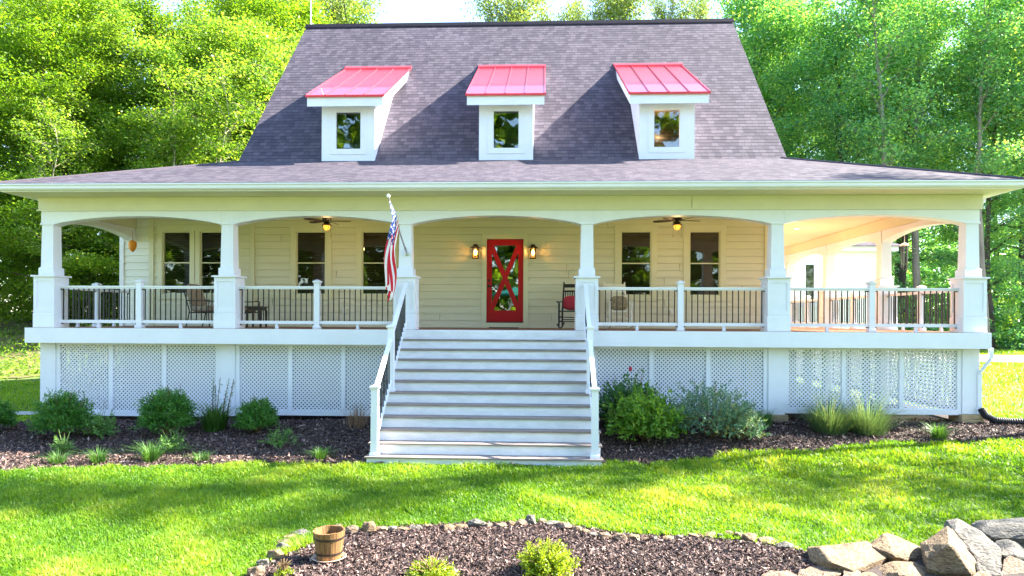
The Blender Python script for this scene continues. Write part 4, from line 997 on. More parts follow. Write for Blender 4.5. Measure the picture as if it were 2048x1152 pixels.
BOULDERS = [
    ('long tan and grey wedge boulder at the left end of the boulder row', 0, [(2.766, 7.2, -2.125), (2.813, 7.0, -2.062), (2.792, 6.7, -2.102), (2.695, 6.95, -2.183), (3.424, 7.35, -2.094), (3.507, 7.05, -2.157), (2.955, 6.6, -2.139), (3.515, 7.5, -2.152), (2.961, 7.5, -2.249), (3.632, 7.3, -2.252), (2.973, 6.8, -2.256), (2.799, 7.177, -2.33), (2.841, 7.017, -2.33), (2.822, 6.777, -2.33), (2.735, 6.977, -2.33), (3.391, 7.297, -2.33), (3.466, 7.057, -2.33), (2.969, 6.697, -2.33), (3.473, 7.417, -2.33), (2.974, 7.417, -2.33), (3.578, 7.257, -2.33), (2.985, 6.857, -2.33)]),
    ('tan ridged boulder between the wedge boulder and the pyramid boulder', 0, [(3.541, 7.5, -2.157), (3.702, 7.55, -2.062), (3.586, 7.15, -2.072), (4.026, 7.35, -2.177), (3.944, 7.2, -2.221), (3.551, 7.0, -2.128), (3.7, 7.05, -2.183), (4.12, 7.6, -2.216), (3.425, 7.2, -2.112), (4.01, 7.8, -2.19), (3.653, 7.2, -2.314), (3.562, 7.465, -2.33), (3.707, 7.505, -2.33), (3.602, 7.185, -2.33), (3.998, 7.345, -2.33), (3.925, 7.225, -2.33), (3.571, 7.065, -2.33), (3.705, 7.105, -2.33), (4.083, 7.545, -2.33), (3.458, 7.225, -2.33), (3.984, 7.705, -2.33), (3.663, 7.225, -2.33)]),
    ('big tan pyramid shaped boulder with a sharp peak', 0, [(3.903, 7.2, -2.062), (4.236, 7.3, -1.906), (3.941, 6.75, -1.937), (4.16, 6.7, -2.179), (3.758, 6.8, -2.084), (3.731, 6.75, -2.173), (4.061, 6.6, -2.153), (4.226, 6.8, -2.108), (4.259, 6.9, -2.094), (4.346, 7.4, -1.95), (4.293, 7.1, -2.037), (4.118, 7.5, -2.173), (4.517, 7.3, -2.307), (3.925, 7.162, -2.33), (4.156, 6.762, -2.33), (3.794, 6.842, -2.33), (3.77, 6.802, -2.33), (4.067, 6.682, -2.33), (4.215, 6.842, -2.33), (4.245, 6.922, -2.33), (4.276, 7.082, -2.33), (4.118, 7.402, -2.33), (4.477, 7.242, -2.33)]),
    ('large grey slab boulder leaning behind the tan pyramid boulder', 1, [(4.425, 7.7, -2.024), (4.481, 7.75, -1.972), (4.575, 7.7, -1.933), (4.654, 7.4, -1.998), (4.637, 7.1, -2.056), (4.536, 6.9, -2.138), (4.401, 6.7, -2.198), (4.223, 6.75, -2.22), (4.33, 7.0, -2.103), (4.371, 7.4, -1.976), (4.847, 7.5, -2.212), (4.831, 7.9, -2.066), (4.435, 7.623, -2.33), (4.485, 7.663, -2.33), (4.641, 7.383, -2.33), (4.626, 7.143, -2.33), (4.535, 6.983, -2.33), (4.413, 6.823, -2.33), (4.253, 6.863, -2.33), (4.35, 7.063, -2.33), (4.386, 7.383, -2.33), (4.815, 7.463, -2.33), (4.8, 7.783, -2.33)]),
    ('long rounded grey boulder at the right frame edge against the lawn', 1, [(4.903, 8.0, -2.084), (4.753, 7.6, -2.042), (4.821, 7.5, -2.084), (5.112, 7.45, -2.074), (5.466, 7.5, -2.067), (5.757, 7.9, -1.982), (5.489, 8.0, -2.005), (5.201, 8.05, -2.036), (5.128, 8.2, -2.093), (6.121, 8.4, -2.134), (4.895, 7.7, -1.977), (5.242, 7.55, -1.942), (4.937, 7.964, -2.33), (4.802, 7.644, -2.33), (4.863, 7.564, -2.33), (5.125, 7.524, -2.33), (5.443, 7.564, -2.33), (5.705, 7.884, -2.33), (5.464, 7.964, -2.33), (5.205, 8.004, -2.33), (5.139, 8.124, -2.33), (6.033, 8.284, -2.33), (4.93, 7.724, -2.33)]),
    ('medium grey-tan boulder tucked under the long rounded boulder', 1, [(4.757, 7.4, -2.127), (4.847, 7.5, -2.105), (4.95, 7.5, -2.082), (4.961, 7.4, -2.097), (5.01, 7.3, -2.167), (5.001, 7.2, -2.2), (4.662, 7.1, -2.141), (4.785, 7.1, -2.128), (5.348, 7.7, -2.215), (4.718, 7.3, -2.225), (4.772, 7.39, -2.33), (4.853, 7.47, -2.33), (4.945, 7.47, -2.33), (4.955, 7.39, -2.33), (4.999, 7.31, -2.33), (4.991, 7.23, -2.33), (4.686, 7.15, -2.33), (4.797, 7.15, -2.33), (5.304, 7.63, -2.33), (4.737, 7.31, -2.33)]),
    ('pinkish boulder in the lower right corner', 2, [(4.574, 6.95, -2.13), (4.669, 7.0, -2.101), (4.805, 7.0, -2.168), (4.841, 6.9, -2.181), (4.701, 6.7, -2.301), (4.401, 6.7, -2.284), (4.457, 6.8, -2.2), (4.97, 7.3, -2.246), (4.584, 6.944, -2.33), (4.67, 6.984, -2.33), (4.792, 6.984, -2.33), (4.825, 6.904, -2.33), (4.699, 6.744, -2.33), (4.429, 6.744, -2.33), (4.479, 6.824, -2.33), (4.941, 7.224, -2.33)]),
    ('low grey-brown boulder at the bottom edge below the ridged boulder', 0, [(3.322, 6.9, -2.222), (3.502, 6.95, -2.177), (3.747, 7.0, -2.174), (3.848, 6.85, -2.232), (3.741, 6.6, -2.283), (3.164, 6.6, -2.295), (3.344, 6.5, -2.136), (4.005, 7.2, -2.281), (3.552, 7.2, -2.29), (3.348, 6.893, -2.33), (3.51, 6.933, -2.33), (3.73, 6.973, -2.33), (3.821, 6.853, -2.33), (3.725, 6.653, -2.33), (3.206, 6.653, -2.33), (3.368, 6.573, -2.33), (3.963, 7.133, -2.33), (3.555, 7.133, -2.33)]),
    ('flat pinkish stone in front of the wedge boulder', 2, [(2.546, 6.7, -2.179), (2.656, 6.85, -2.183), (2.919, 6.9, -2.18), (2.942, 6.75, -2.175), (2.848, 6.6, -2.174), (2.682, 6.5, -2.196), (2.484, 6.5, -2.177), (2.883, 7.05, -2.24), (2.566, 6.706, -2.33), (2.665, 6.826, -2.33), (2.902, 6.866, -2.33), (2.922, 6.746, -2.33), (2.838, 6.626, -2.33), (2.688, 6.546, -2.33), (2.51, 6.546, -2.33), (2.869, 6.986, -2.33)]),
    ('small pinkish stone right of the flat stone at the bottom edge', 2, [(2.819, 6.5, -2.156), (2.898, 6.65, -2.153), (3.047, 6.7, -2.159), (3.034, 6.6, -2.161), (2.911, 6.4, -2.176), (2.799, 6.4, -2.179), (3.021, 6.8, -2.206), (2.83, 6.516, -2.33), (2.901, 6.636, -2.33), (3.036, 6.676, -2.33), (3.024, 6.596, -2.33), (2.913, 6.436, -2.33), (2.812, 6.436, -2.33), (3.012, 6.756, -2.33)]),
    ('small tan stone at the bottom edge left of the low grey-brown boulder', 0, [(2.924, 6.5, -2.168), (3.094, 6.65, -2.159), (3.178, 6.65, -2.171), (3.186, 6.55, -2.181), (3.1, 6.4, -2.218), (2.889, 6.4, -2.223), (3.188, 6.8, -2.232), (2.94, 6.513, -2.33), (3.093, 6.633, -2.33), (3.168, 6.633, -2.33), (3.175, 6.553, -2.33), (3.098, 6.433, -2.33), (2.908, 6.433, -2.33), (3.177, 6.753, -2.33)]),
    ('flat pale stone at the bottom edge, farthest left below the mulch', 2, [(2.053, 6.45, -2.144), (2.169, 6.55, -2.137), (2.355, 6.55, -2.137), (2.392, 6.45, -2.137), (2.328, 6.35, -2.169), (2.035, 6.35, -2.176), (2.314, 6.7, -2.198), (2.071, 6.457, -2.33), (2.176, 6.537, -2.33), (2.343, 6.537, -2.33), (2.376, 6.457, -2.33), (2.319, 6.377, -2.33), (2.055, 6.377, -2.33), (2.306, 6.657, -2.33)]),
    ('small upright pinkish stone between the two flat stones at the bottom edge', 2, [(2.402, 6.5, -2.165), (2.466, 6.6, -2.134), (2.522, 6.6, -2.138), (2.512, 6.5, -2.162), (2.392, 6.4, -2.187), (2.455, 6.4, -2.186), (2.551, 6.75, -2.207), (2.409, 6.507, -2.33), (2.467, 6.587, -2.33), (2.517, 6.587, -2.33), (2.508, 6.507, -2.33), (2.4, 6.427, -2.33), (2.457, 6.427, -2.33), (2.543, 6.707, -2.33)]),
    ('small orange-tan stone wedged below the pyramid boulder', 0, [(4.0, 6.5, -2.131), (4.107, 6.6, -2.124), (4.212, 6.6, -2.131), (4.179, 6.5, -2.132), (4.093, 6.4, -2.164), (3.938, 6.4, -2.168), (4.278, 6.8, -2.214), (4.012, 6.509, -2.33), (4.108, 6.589, -2.33), (4.202, 6.589, -2.33), (4.173, 6.509, -2.33), (4.095, 6.429, -2.33), (3.956, 6.429, -2.33), (4.262, 6.749, -2.33)]),
]
STONES_A = [(-2.674, 6.318, 0.139, 0.136), (-2.712, 6.558, 0.125, 0.121), (-2.677, 6.797, 0.169, 0.136), (-2.707, 7.074, 0.135, 0.109), (-2.766, 7.257, 0.149, 0.078), (-2.763, 7.425, 0.152, 0.08), (-2.684, 7.392, 0.097, 0.057), (-2.727, 7.636, 0.213, 0.07)]
STONES_B = [(-2.364, 7.88, 0.115, 0.073), (-2.15, 7.73, 0.204, 0.107), (-1.96, 7.73, 0.159, 0.155), (-1.824, 7.79, 0.126, 0.078), (-1.709, 7.824, 0.126, 0.072), (-1.575, 7.822, 0.149, 0.066), (-1.442, 7.859, 0.15, 0.073), (-1.321, 7.94, 0.128, 0.061), (-1.068, 7.889, 0.208, 0.067), (-0.911, 7.945, 0.175, 0.061)]
STONES_C = [(-0.743, 7.964, 0.187, 0.123), (-0.606, 7.946, 0.116, 0.073), (-0.467, 7.962, 0.152, 0.067), (-0.347, 8.038, 0.13, 0.074), (-0.206, 8.039, 0.165, 0.093), (-0.112, 8.081, 0.13, 0.137), (-0.0, 8.119, 0.119, 0.087), (0.136, 8.066, 0.177, 0.074), (0.285, 7.954, 0.186, 0.092), (0.424, 7.857, 0.138, 0.073), (0.513, 7.805, 0.103, 0.06), (0.59, 7.703, 0.113, 0.059), (0.717, 7.627, 0.156, 0.082), (0.88, 7.555, 0.133, 0.105)]
STONES_D = [(1.032, 7.586, 0.122, 0.088), (1.142, 7.555, 0.1, 0.064), (1.266, 7.579, 0.111, 0.064), (1.412, 7.629, 0.123, 0.059), (1.552, 7.672, 0.112, 0.059), (1.703, 7.733, 0.125, 0.059), (1.805, 7.764, 0.08, 0.054), (1.905, 7.789, 0.171, 0.066), (2.023, 7.769, 0.08, 0.06), (2.143, 7.865, 0.104, 0.06), (2.223, 7.792, 0.103, 0.078), (2.326, 7.672, 0.169, 0.106), (2.484, 7.603, 0.189, 0.088), (2.634, 7.448, 0.196, 0.086), (2.729, 7.433, 0.076, 0.051), (2.753, 7.356, 0.065, 0.051), (2.774, 7.273, 0.075, 0.056)]
ORD = ['first', 'second', 'third', 'fourth', 'fifth', 'sixth', 'seventh', 'eighth', 'ninth', 'tenth', 'eleventh', 'twelfth', 'thirteenth', 'fourteenth', 'fifteenth', 'sixteenth', 'seventeenth']
for i, (lab, mi, pts) in enumerate(BOULDERS):
    c = Vector((sum(p[0] for p in pts) / len(pts), sum(p[1] for p in pts) / len(pts), -2.25))
    me = rock_mesh([tuple(Vector(p) - c) for p in pts], i + 1, 3, .022 if i < 6 or i == 7 else .012, 4.5 if i < 8 else 9)
    o = link('boulder', me, ST[mi], None, loc=c); tag(o, lab, 'boulder', 'boulders at the lower right')
rs = random.Random(17); si = 0
def stone(x, y, wd, ht, lab, grp='edging stones round the near mulch bed'):
    global si
    wd *= 1.28; ht *= 1.05
    si += 1; pts = []; dp = wd * rs.uniform(.6, .9); ang = rs.uniform(-.4, .4)
    for _ in range(22):
        v = Vector((rs.gauss(0, 1), rs.gauss(0, 1), rs.gauss(0, 1))).normalized(); mx_ = max(abs(v.x), abs(v.y), abs(v.z)); v = v * (.55 + .45 / mx_ * .8)
        pts.append((v.x * wd * .5, v.y * dp * .5, v.z * ht * .55 + ht * .38))
    o = link('edging_stone', rock_mesh(pts, si + 40, 1, min(wd, ht) * .07, 14), ST[si_mat[si % len(si_mat)]], None, loc=(x, y, gzf(x, y))); o.rotation_euler = (0, 0, ang)
    return tag(o, lab, 'edging stone', grp)
si_mat = [0, 2, 1, 0, 1, 2, 0, 0, 1, 2, 2]
def kind(ht, wd): return SN[si_mat[(si + 1) % len(si_mat)]] + (' flat' if ht < wd * .42 else ' chunky' if ht > wd * .7 else ' rounded')
for i, (x, y, wd, ht) in enumerate(STONES_A): stone(x, y, wd, ht, kind(ht, wd) + ' edging stone, ' + ORD[i] + ' up the left end of the bed from the photo bottom')
for i, (x, y, wd, ht) in enumerate(STONES_B): stone(x, y, wd, ht, kind(ht, wd) + ' edging stone, ' + ORD[i] + ' to the right of the bucket')
ns_ = [i for i, s_ in enumerate(STONES_C) if s_[0] < .09]
for i, (x, y, wd, ht) in enumerate(STONES_C):
    if i < len(ns_): t_ = ORD[len(ns_) - 1 - i] + ' left of the spot behind the big yellow-green shrub'
    else: t_ = ORD[i - len(ns_)] + ' right of the spot behind the big yellow-green shrub'
    stone(x, y, wd, ht, kind(ht, wd) + ' edging stone, ' + t_)
for i, (x, y, wd, ht) in enumerate(STONES_D): stone(x, y, wd, ht, kind(ht, wd) + ' edging stone, ' + ORD[len(STONES_D) - 1 - i] + ' to the left of the wedge boulder')


# bucket
T = thing('wooden_bucket', 'weathered wooden barrel bucket standing in the near mulch bed', 'bucket', (-2.13, 6.80, gzf(-2.13, 6.80) + .04))
nst = 16; mb = MB(); h = .285; rb, rt = .122, .16
for k in range(nst):
    a0, a1 = 2 * math.pi * (k + .03) / nst, 2 * math.pi * (k + .97) / nst; hh = h + random.uniform(-.004, .004)
    V = []
    for z, ro in ((0, rb), (hh, rt)):
        for r_ in (ro, ro - .018):
            for a in (a0, (a0 + a1) / 2, a1): V.append((r_ * math.cos(a), r_ * math.sin(a), z))
    mb.add(V, [(0, 1, 7, 6), (1, 2, 8, 7), (4, 3, 9, 10), (5, 4, 10, 11), (6, 7, 10, 9), (7, 8, 11, 10), (2, 5, 11, 8), (3, 0, 6, 9), (0, 3, 4, 1), (1, 4, 5, 2)])
mb.build('stave_wall', M_bucket, T)
for z in (.055, .205):
    q = MB(); r_ = rb + (rt - rb) * z / h + .001; q.lathe([(r_, z), (r_ + .004, z), (r_ + .004 + .0028, z + .022), (r_ + .0028, z + .022)], n=32); q.f = q.f[:-2]; q.uv = q.uv[:-2]; q.build('hoop', M_dkbrown, T)
q = MB(); q.lathe([(.02, .19), (rb + .015, .195)], n=24); q.f = q.f[:-2]; q.uv = q.uv[:-2]; q.lathe([(.001, .205), (.05, .195)], n=12); q.build('soil', M_soil, T)
mb = MB(); mb.lathe([(.13, 0), (.165, .03), (.172, .032), (.168, .036), (.13, .012), (.01, .011)], n=32); o = mb.build('saucer', M_terra, None, smooth=False, loc=(-2.13, 6.80, gzf(-2.13, 6.80) + .026)); tag(o, 'pale round saucer under the wooden bucket', 'saucer')

# drain hose
pts = [(8.81, 14.08, -1.52), (8.87, 14.02, -1.66), (9.0, 13.95, -1.74), (9.25, 13.9, -1.79), (9.55, 13.85, -1.84), (10.2, 13.7, -1.9), (11.2, 13.5, -2.0)]
pts = [(x, y, max(z, gzf(x, y) + .075)) for x, y, z in pts]
P = []; RR = []
for a, b in zip(pts[:-1], pts[1:]):
    for k in range(14):
        t = k / 14; P.append(tuple(Vector(a).lerp(Vector(b), t))); RR.append(.072 if k % 2 else .064)
mb = MB(); mb.tube(P, RR, 12); o = mb.build('drain_pipe', M_hose, None, loc=(0, 0, 0)); tag(o, 'black corrugated drain pipe leading off from the right downspout', 'pipe')

# teal patio umbrella that the door glass mirrors, behind the viewer
T = thing('patio_umbrella', 'teal patio umbrella mirrored in the red door glass', 'umbrella', (-1.75, -6.2, gzf(-1.75, -6.2)))
mb = MB(); mb.tube([(0, 0, 0), (0, 0, 3.15)], .03, 10); mb.build('pole', M_steel, T)
mb = MB(); V = [(0, 0, 3.1)] + [(1.3 * math.cos(R(45 * k)), 1.3 * math.sin(R(45 * k)), 2.62) for k in range(8)] + [(1.32 * math.cos(R(45 * k)), 1.32 * math.sin(R(45 * k)), 2.45) for k in range(8)]
mb.add(V, [(0, 1 + k, 1 + (k + 1) % 8) for k in range(8)] + [(1 + k, 9 + k, 9 + (k + 1) % 8, 1 + (k + 1) % 8) for k in range(8)]); mb.build('canopy', M_teal, T)

# ------------------------------------------------------------------ foliage
def leaves(C, size, rng, up=.6, aspect=.55, dirs=None, align=0.):
    """one rhombic leaf per centre C"""
    n = len(C); nr = rng.normal(size=(n, 3)); nr[:, 2] += up * 2.2; nr /= np.linalg.norm(nr, axis=1)[:, None]
    a = rng.normal(size=(n, 3))
    if dirs is not None: a = a * (1 - align) + dirs * align * 2
    a -= nr * (a * nr).sum(1)[:, None]; a /= np.linalg.norm(a, axis=1)[:, None] + 1e-9
    b = np.cross(nr, a); s = size * rng.uniform(.65, 1.3, n)[:, None]
    a = a * s * .5; b = b * s * .5 * aspect
    fold = nr * s * rng.uniform(-.12, .12, (n, 1))
    V = np.stack([C - a - fold, C + b - a * .1, C + a - fold, C - b - a * .1], 1).reshape(-1, 3)
    return V, np.arange(n * 4).reshape(-1, 4)

def blades(P, h, w, rng, lean, droop=.4, dirs=None):
    """two-segment tapering blades rooted at P"""
    n = len(P); az = rng.uniform(0, 2 * np.pi, n)
    d = np.stack([np.cos(az), np.sin(az), np.zeros(n)], 1) if dirs is None else dirs
    s = np.stack([-d[:, 1], d[:, 0], np.zeros(n)], 1)
    h = np.broadcast_to(h, (n,)) * rng.uniform(.6, 1.2, n); le = np.abs(rng.normal(0, 1, n)) * lean
    up = np.array([0, 0, 1.])
    m = P + d * (h * le * .35)[:, None] + up * (h * .6)[:, None]
    t = P + d * (h * le * (1 + droop))[:, None] + up * (h * (1 - droop * .3 * np.minimum(le, 1.5)))[:, None]
    W = np.broadcast_to(w, (n,))[:, None] * .5
    V = np.stack([P - s * W, P + s * W, m + s * W * .8, m - s * W * .8, t], 1).reshape(-1, 3)
    i = np.arange(n) * 5
    F = np.concatenate([np.stack([i, i + 1, i + 2], 1), np.stack([i, i + 2, i + 3], 1), np.stack([i + 3, i + 2, i + 4], 1)], 1).reshape(-1, 3)
    return V, F

def sample_segs(segs, n, rng):
    A = np.array([s[0] for s in segs]); B = np.array([s[1] for s in segs]); L = np.linalg.norm(B - A, axis=1) * np.array([s[2] for s in segs])
    k = rng.choice(len(segs), n, p=L / L.sum()); t = rng.uniform(0, 1, n)[:, None]
    return A[k] + (B[k] - A[k]) * t, (B - A)[k] / (np.linalg.norm(B - A, axis=1)[k][:, None] + 1e-9), k

def make_tree(seed, Ht, cb, cr, nl, nleaf, leaf, lm, bm_, name, spread=.30, flat=.42, r0=.17, elo=8):
    rng = np.random.default_rng(seed); rd = random.Random(seed)
    T = thing(name, 'tree', 'tree')
    tk = MB(); m = 9; tp = []
    ox = oy = 0
    for i in range(m + 1):
        t = i / m; ox += rd.uniform(-.22, .22) * (t > 0); oy += rd.uniform(-.22, .22) * (t > 0)
        tp.append(Vector((ox, oy, t * Ht * .97 - (.3 if i == 0 else 0))))
    tk.tube(tp, [max(.015, r0 * (1 - i / m) ** .8 + (.05 if i == 0 else 0)) for i in range(m + 1)], 9)
    def trunk_at(t):
        f = t * m; i = min(int(f), m - 1); return tp[i].lerp(tp[i + 1], f - i)
    segs = []
    for j in range(nl):
        t = cb + (1 - cb) * ((j + .3) / nl) ** .92 * .97; az = j * 2.4 + rd.uniform(-.5, .5); p = trunk_at(t)
        rel = (t - cb) / (1 - cb)
        prof = math.sin(math.pi * (.20 + .62 * rel)) ** .6
        Lm = cr * prof * rd.uniform(.65, 1.15); el = R(elo + (68 - elo) * rel + rd.uniform(-14, 14))
        d = Vector((math.cos(az) * math.cos(el), math.sin(az) * math.cos(el), math.sin(el)))
        pts = [p]; q = p.copy()
        for k in range(5):
            d2 = (d + Vector((rd.uniform(-.25, .25), rd.uniform(-.25, .25), rd.uniform(-.22, .12) - .05 * k))).normalized(); q = q + d2 * (Lm / 5); pts.append(q.copy())
        rr = r0 * .42 * (1 - t * .7)
        tk.tube(pts, [rr * (1 - k / 5.6) for k in range(6)], 6, cap=False)
        for k in range(1, 6):
            wgt = .15 if k < 2 else .6 if k < 3 else 1.
            segs.append((tuple(pts[k - 1]), tuple(pts[k]), wgt * .6))
            for _ in range(3 if k > 1 else 1):
                a2 = az + rd.choice((-1, 1)) * rd.uniform(.5, 1.5); ll = Lm * rd.uniform(.16, .36)
                s0 = pts[k - 1].lerp(pts[k], rd.random()); dd = Vector((math.cos(a2), math.sin(a2), rd.uniform(-.15, .40))).normalized()
                s1 = s0 + dd * ll; tk.tube([s0, s0.lerp(s1, .5) + Vector((0, 0, .05)), s1], [rr * .3, rr * .2, .006], 4, cap=False)
                segs.append((tuple(s0), tuple(s1), 1.3))
    tk.build('trunk', bm_, T, smooth=True)
    # leaves gather in flattened sprays along the twigs
    ncl = nleaf // 34
    cc, dd, kk = sample_segs(segs, ncl, rng)
    rad = rng.uniform(.5, 1.3, ncl) * spread
    tone = rng.normal(.47, .22, ncl)
    C = np.repeat(cc, 34, 0) + rng.normal(size=(ncl * 34, 3)) * np.repeat(rad, 34)[:, None] * np.array([1, 1, flat])
    V, F = leaves(C, leaf, rng, up=.75)
    rnd = np.clip(np.repeat(tone, 34) + rng.normal(0, .18, ncl * 34), 0, 1)
    np_mesh('crown', V, F, lm, T, rnd)
    return T

def hide_proto(o): pass
TREES = []
# left wood edge: leafy to the ground
L_P = [make_tree(11, 16.5, .07, 4.6, 40, 74000, .15, LF_left, M_bark, 'broadleaf_tree', spread=.42), make_tree(12, 15, .06, 4.4, 36, 70000, .145, LF_left, M_bark, 'broadleaf_tree', spread=.42),
       make_tree(13, 18, .08, 5.0, 40, 74000, .155, LF_left2, M_bark, 'broadleaf_tree', spread=.45)]
R_P = [make_tree(21, 23, .24, 5.2, 26, 42000, .175, LF_right, M_bark_d, 'woodland_tree', r0=.24, spread=.62, flat=.6, elo=22), make_tree(22, 20, .18, 4.8, 26, 40000, .17, LF_right, M_bark_d, 'woodland_tree', r0=.2, spread=.58, flat=.6, elo=20),
       make_tree(23, 25, .30, 5.2, 24, 40000, .175, LF_right, M_bark_d, 'woodland_tree', r0=.27, spread=.62, flat=.6, elo=25)]
B_P = [make_tree(31, 20, .30, 4.8, 24, 34000, .18, LF_back, M_bark, 'tall_tree', r0=.2, spread=.55, flat=.6, elo=25)]
def place(proto, used, x, y, rz, s, label, group=None):
    z = gzf(x, y)
    if proto not in used:
        used.add(proto); o = proto
    else: o = copy_tree(proto)
    o.location = (x, y, z); o.rotation_euler = (0, 0, rz); o.scale = (s, s, s)
    o['label'] = label
    if group: o['group'] = group
    elif 'group' in o.keys(): del o['group']
    return o
used = set()
rt = random.Random(5)
GL, GR, GB = 'trees of the sunlit wood on the left', 'trees of the shaded wood on the right', 'trees standing behind the house roof'
left = [(-13.6, 37.5, 0, 1.0), (-18.0, 35.0, 1, 1.02), (-24.5, 33.0, 2, .95), (-21.5, 37, 0, 1.05), (-16.2, 41, 2, 1.1), (-26.5, 37, 1, 1.12), (-11.6, 43, 1, 1.15), (-20.0, 44, 2, 1.2),
        (-29.5, 40, 0, 1.2), (-33.5, 36, 2, 1.15), (-13.0, 49, 0, 1.25), (-24, 48, 1, 1.3), (-31, 46, 0, 1.3), (-38, 43, 1, 1.3), (-27, 54, 2, 1.4), (-38, 52, 2, 1.4), (-18, 54, 2, 1.3), (-30.5, 31, 1, .9)]
LL = ['sunlit leafy tree just behind the left roof slope', 'sunlit leafy tree above the left porch roof, leafy to the ground', 'broad green tree overhanging the left frame edge']
for i, (x, y, k, s) in enumerate(left):
    if i < 3: place(L_P[k], used, x, y, rt.uniform(0, 6.28), s, LL[i], GL)
    else: place(L_P[k], used, x, y, rt.uniform(0, 6.28), s, 'sunlit yellow-green tree within the dense wood on the left', GL)
right = [(14.6, 47, 1, 1.22), (17.2, 49, 0, 1.12), (19.0, 44, 0, .95), (23.5, 46, 2, .95), (27.5, 43, 1, 1.0), (31.5, 46, 0, 1.0), (35.5, 43, 2, .95), (17, 53, 2, 1.0), (22, 54, 1, 1.1), (27, 53, 0, 1.1), (32.5, 54, 2, 1.0), (38, 52, 1, 1.1),
         (42, 47, 0, 1.05), (20, 62, 0, 1.1), (26, 63, 2, 1.05), (33, 63, 1, 1.2), (40, 62, 0, 1.1), (46, 57, 2, 1.1), (50, 64, 1, 1.2)]
for i, (x, y, k, s) in enumerate(right):
    lab = 'tall cool green tree within the wood on the right' if i else 'tall tree rising beside the right roof slope'
    place(R_P[k], used, x, y, rt.uniform(0, 6.28), s, lab, GR)
back = [(-13.3, 47, (.90, .90, 1.36), 'tall tree above the left half of the ridge, beside the white mast'), (-18.6, 49, (1.0, 1.0, 1.36), 'tall tree behind the white mast at the left roof edge'), (-2.2, 55, (.95, .95, 1.42), 'tree crown peeping over the ridge right of the sky gap'), (.9, 60, (.95, .95, 1.44), 'lower pale crown over the middle of the ridge'),
        (4.0, 58, (.7, .7, 1.40), 'thin pale crown over the ridge between the two right dormers'), (10.2, 57, (.62, .62, 1.42), 'thin pale crown over the right part of the ridge'), (6.6, 56, (.92, .92, 1.46), 'tall crown over the ridge above the right dormer'), (13.3, 58, (.40, .40, 1.43), 'small crown peeping over the right end of the ridge')]
for x, y, s_, lab in back:
    o = place(B_P[0], used, x, y, rt.uniform(0, 6.28), 1, lab, GB); o.scale = s_
M_bark_p = mat('pale_bark', (.34, .29, .22), .9, .4, 3, bump=.6, bscale=12, stretch=(1, 1, .25))
S_P = make_tree(51, 13, .35, 2.6, 16, 7000, .15, LF_left, M_bark_p, 'slender_tree', spread=.42, r0=.10, elo=30)
M_bark_g = mat('mid_grey_bark', (.20, .17, .14), .9, .45, 3, bump=.7, bscale=12, stretch=(1, 1, .25))
V_P = make_tree(52, 24, .42, 4.4, 18, 17000, .18, LF_right, M_bark_g, 'tall_trunk_tree', spread=.6, flat=.6, r0=.24, elo=30)
for x, y, s_, lab in ((-15.2, 31.0, 1.0, 'slender pale stemmed tree in front of the left wood, nearest the roof slope'), (-17.2, 31.5, .95, 'slender pale stemmed tree in front of the left wood, above the porch roof'), (-12.4, 33.5, 1.15, 'slender pale tree close beside the left roof slope'), (-22.2, 29.5, .8, 'slender pale tree near the left photo edge')):
    place(S_P, used, x, y, rt.uniform(0, 6.28), s_, lab)
for x, y, s_, lab in ((20.6, 41.5, 1.0, 'tall tree with a bare grey trunk in front of the right wood, nearest the roof'), (25.6, 40.5, .95, 'tall bare trunked tree in front of the right wood, above the porch corner'), (23.2, 43, 1.05, 'tall bare trunked tree between two others in front of the right wood'), (29.4, 42, 1.0, 'tall bare trunked tree close to the right photo edge')):
    place(V_P, used, x, y, rt.uniform(0, 6.28), s_, lab)
# understory along the wood edges and the far woods
def mass(name, pts, n, leaf, lm, label, seed, sp=(.9, .9, .7)):
    rng = np.random.default_rng(seed); P = np.array(pts); k = rng.integers(0, len(P), n // 30)
    c = P[k] + rng.normal(size=(len(k), 3)) * np.array(sp); c[:, 2] = np.maximum(c[:, 2], gz(c[:, 0], c[:, 1]) + .1)
    C = np.repeat(c, 30, 0) + rng.normal(size=(len(k) * 30, 3)) * np.array([.3, .3, .16])
    C[:, 2] = np.maximum(C[:, 2], gz(C[:, 0], C[:, 1]) + .02)
    V, F = leaves(C, leaf, rng, up=.6); rnd = np.clip(np.repeat(rng.normal(.5, .2, len(k)), 30) + rng.normal(0, .12, len(C)), 0, 1)
    o = np_mesh(name, V, F, lm, None, rnd); tag(o, label, 'undergrowth', None, 'stuff'); return o
rr_ = random.Random(9)
mass('undergrowth', [(x, y, gzf(x, y) + rr_.uniform(.2, 1.6)) for x, y in [(rr_.uniform(-36, -12), rr_.uniform(35, 46)) for _ in range(90)]], 50000, .17, LF_left, 'leafy undergrowth below the trees on the left', 41)
mass('undergrowth', [(x, y, gzf(x, y) + rr_.uniform(-.2, .25)) for x, y in [(rr_.uniform(-30, -14), rr_.uniform(22, 34)) for _ in range(60)]], 16000, .13, LF_left, 'scattered low weeds on the bank left of the house', 46, (1.1, .9, .12))
mass('undergrowth', [(x, y, gzf(x, y) + rr_.uniform(.3, 3.2)) for x, y in [(rr_.uniform(13, 48), rr_.uniform(42, 52)) for _ in range(150)]], 80000, .24, LF_right, 'leafy undergrowth along the right wood edge', 42, (1.2, 1, .9))
mass('woods', [(x, y, gzf(x, y) + rr_.uniform(0, 12)) for x, y in [(rr_.uniform(-52, -8), rr_.uniform(52, 66)) for _ in range(260)]], 90000, .42, LF_left2, 'deep woods behind the left trees', 43, (2, 2, 2))
mass('woods', [(x, y, gzf(x, y) + rr_.uniform(0, 11)) for x, y in [(rr_.uniform(20, 78), rr_.uniform(74, 92)) for _ in range(260)]], 90000, .5, LF_right, 'deep woods behind the right trees', 44, (2.4, 2, 2.4))
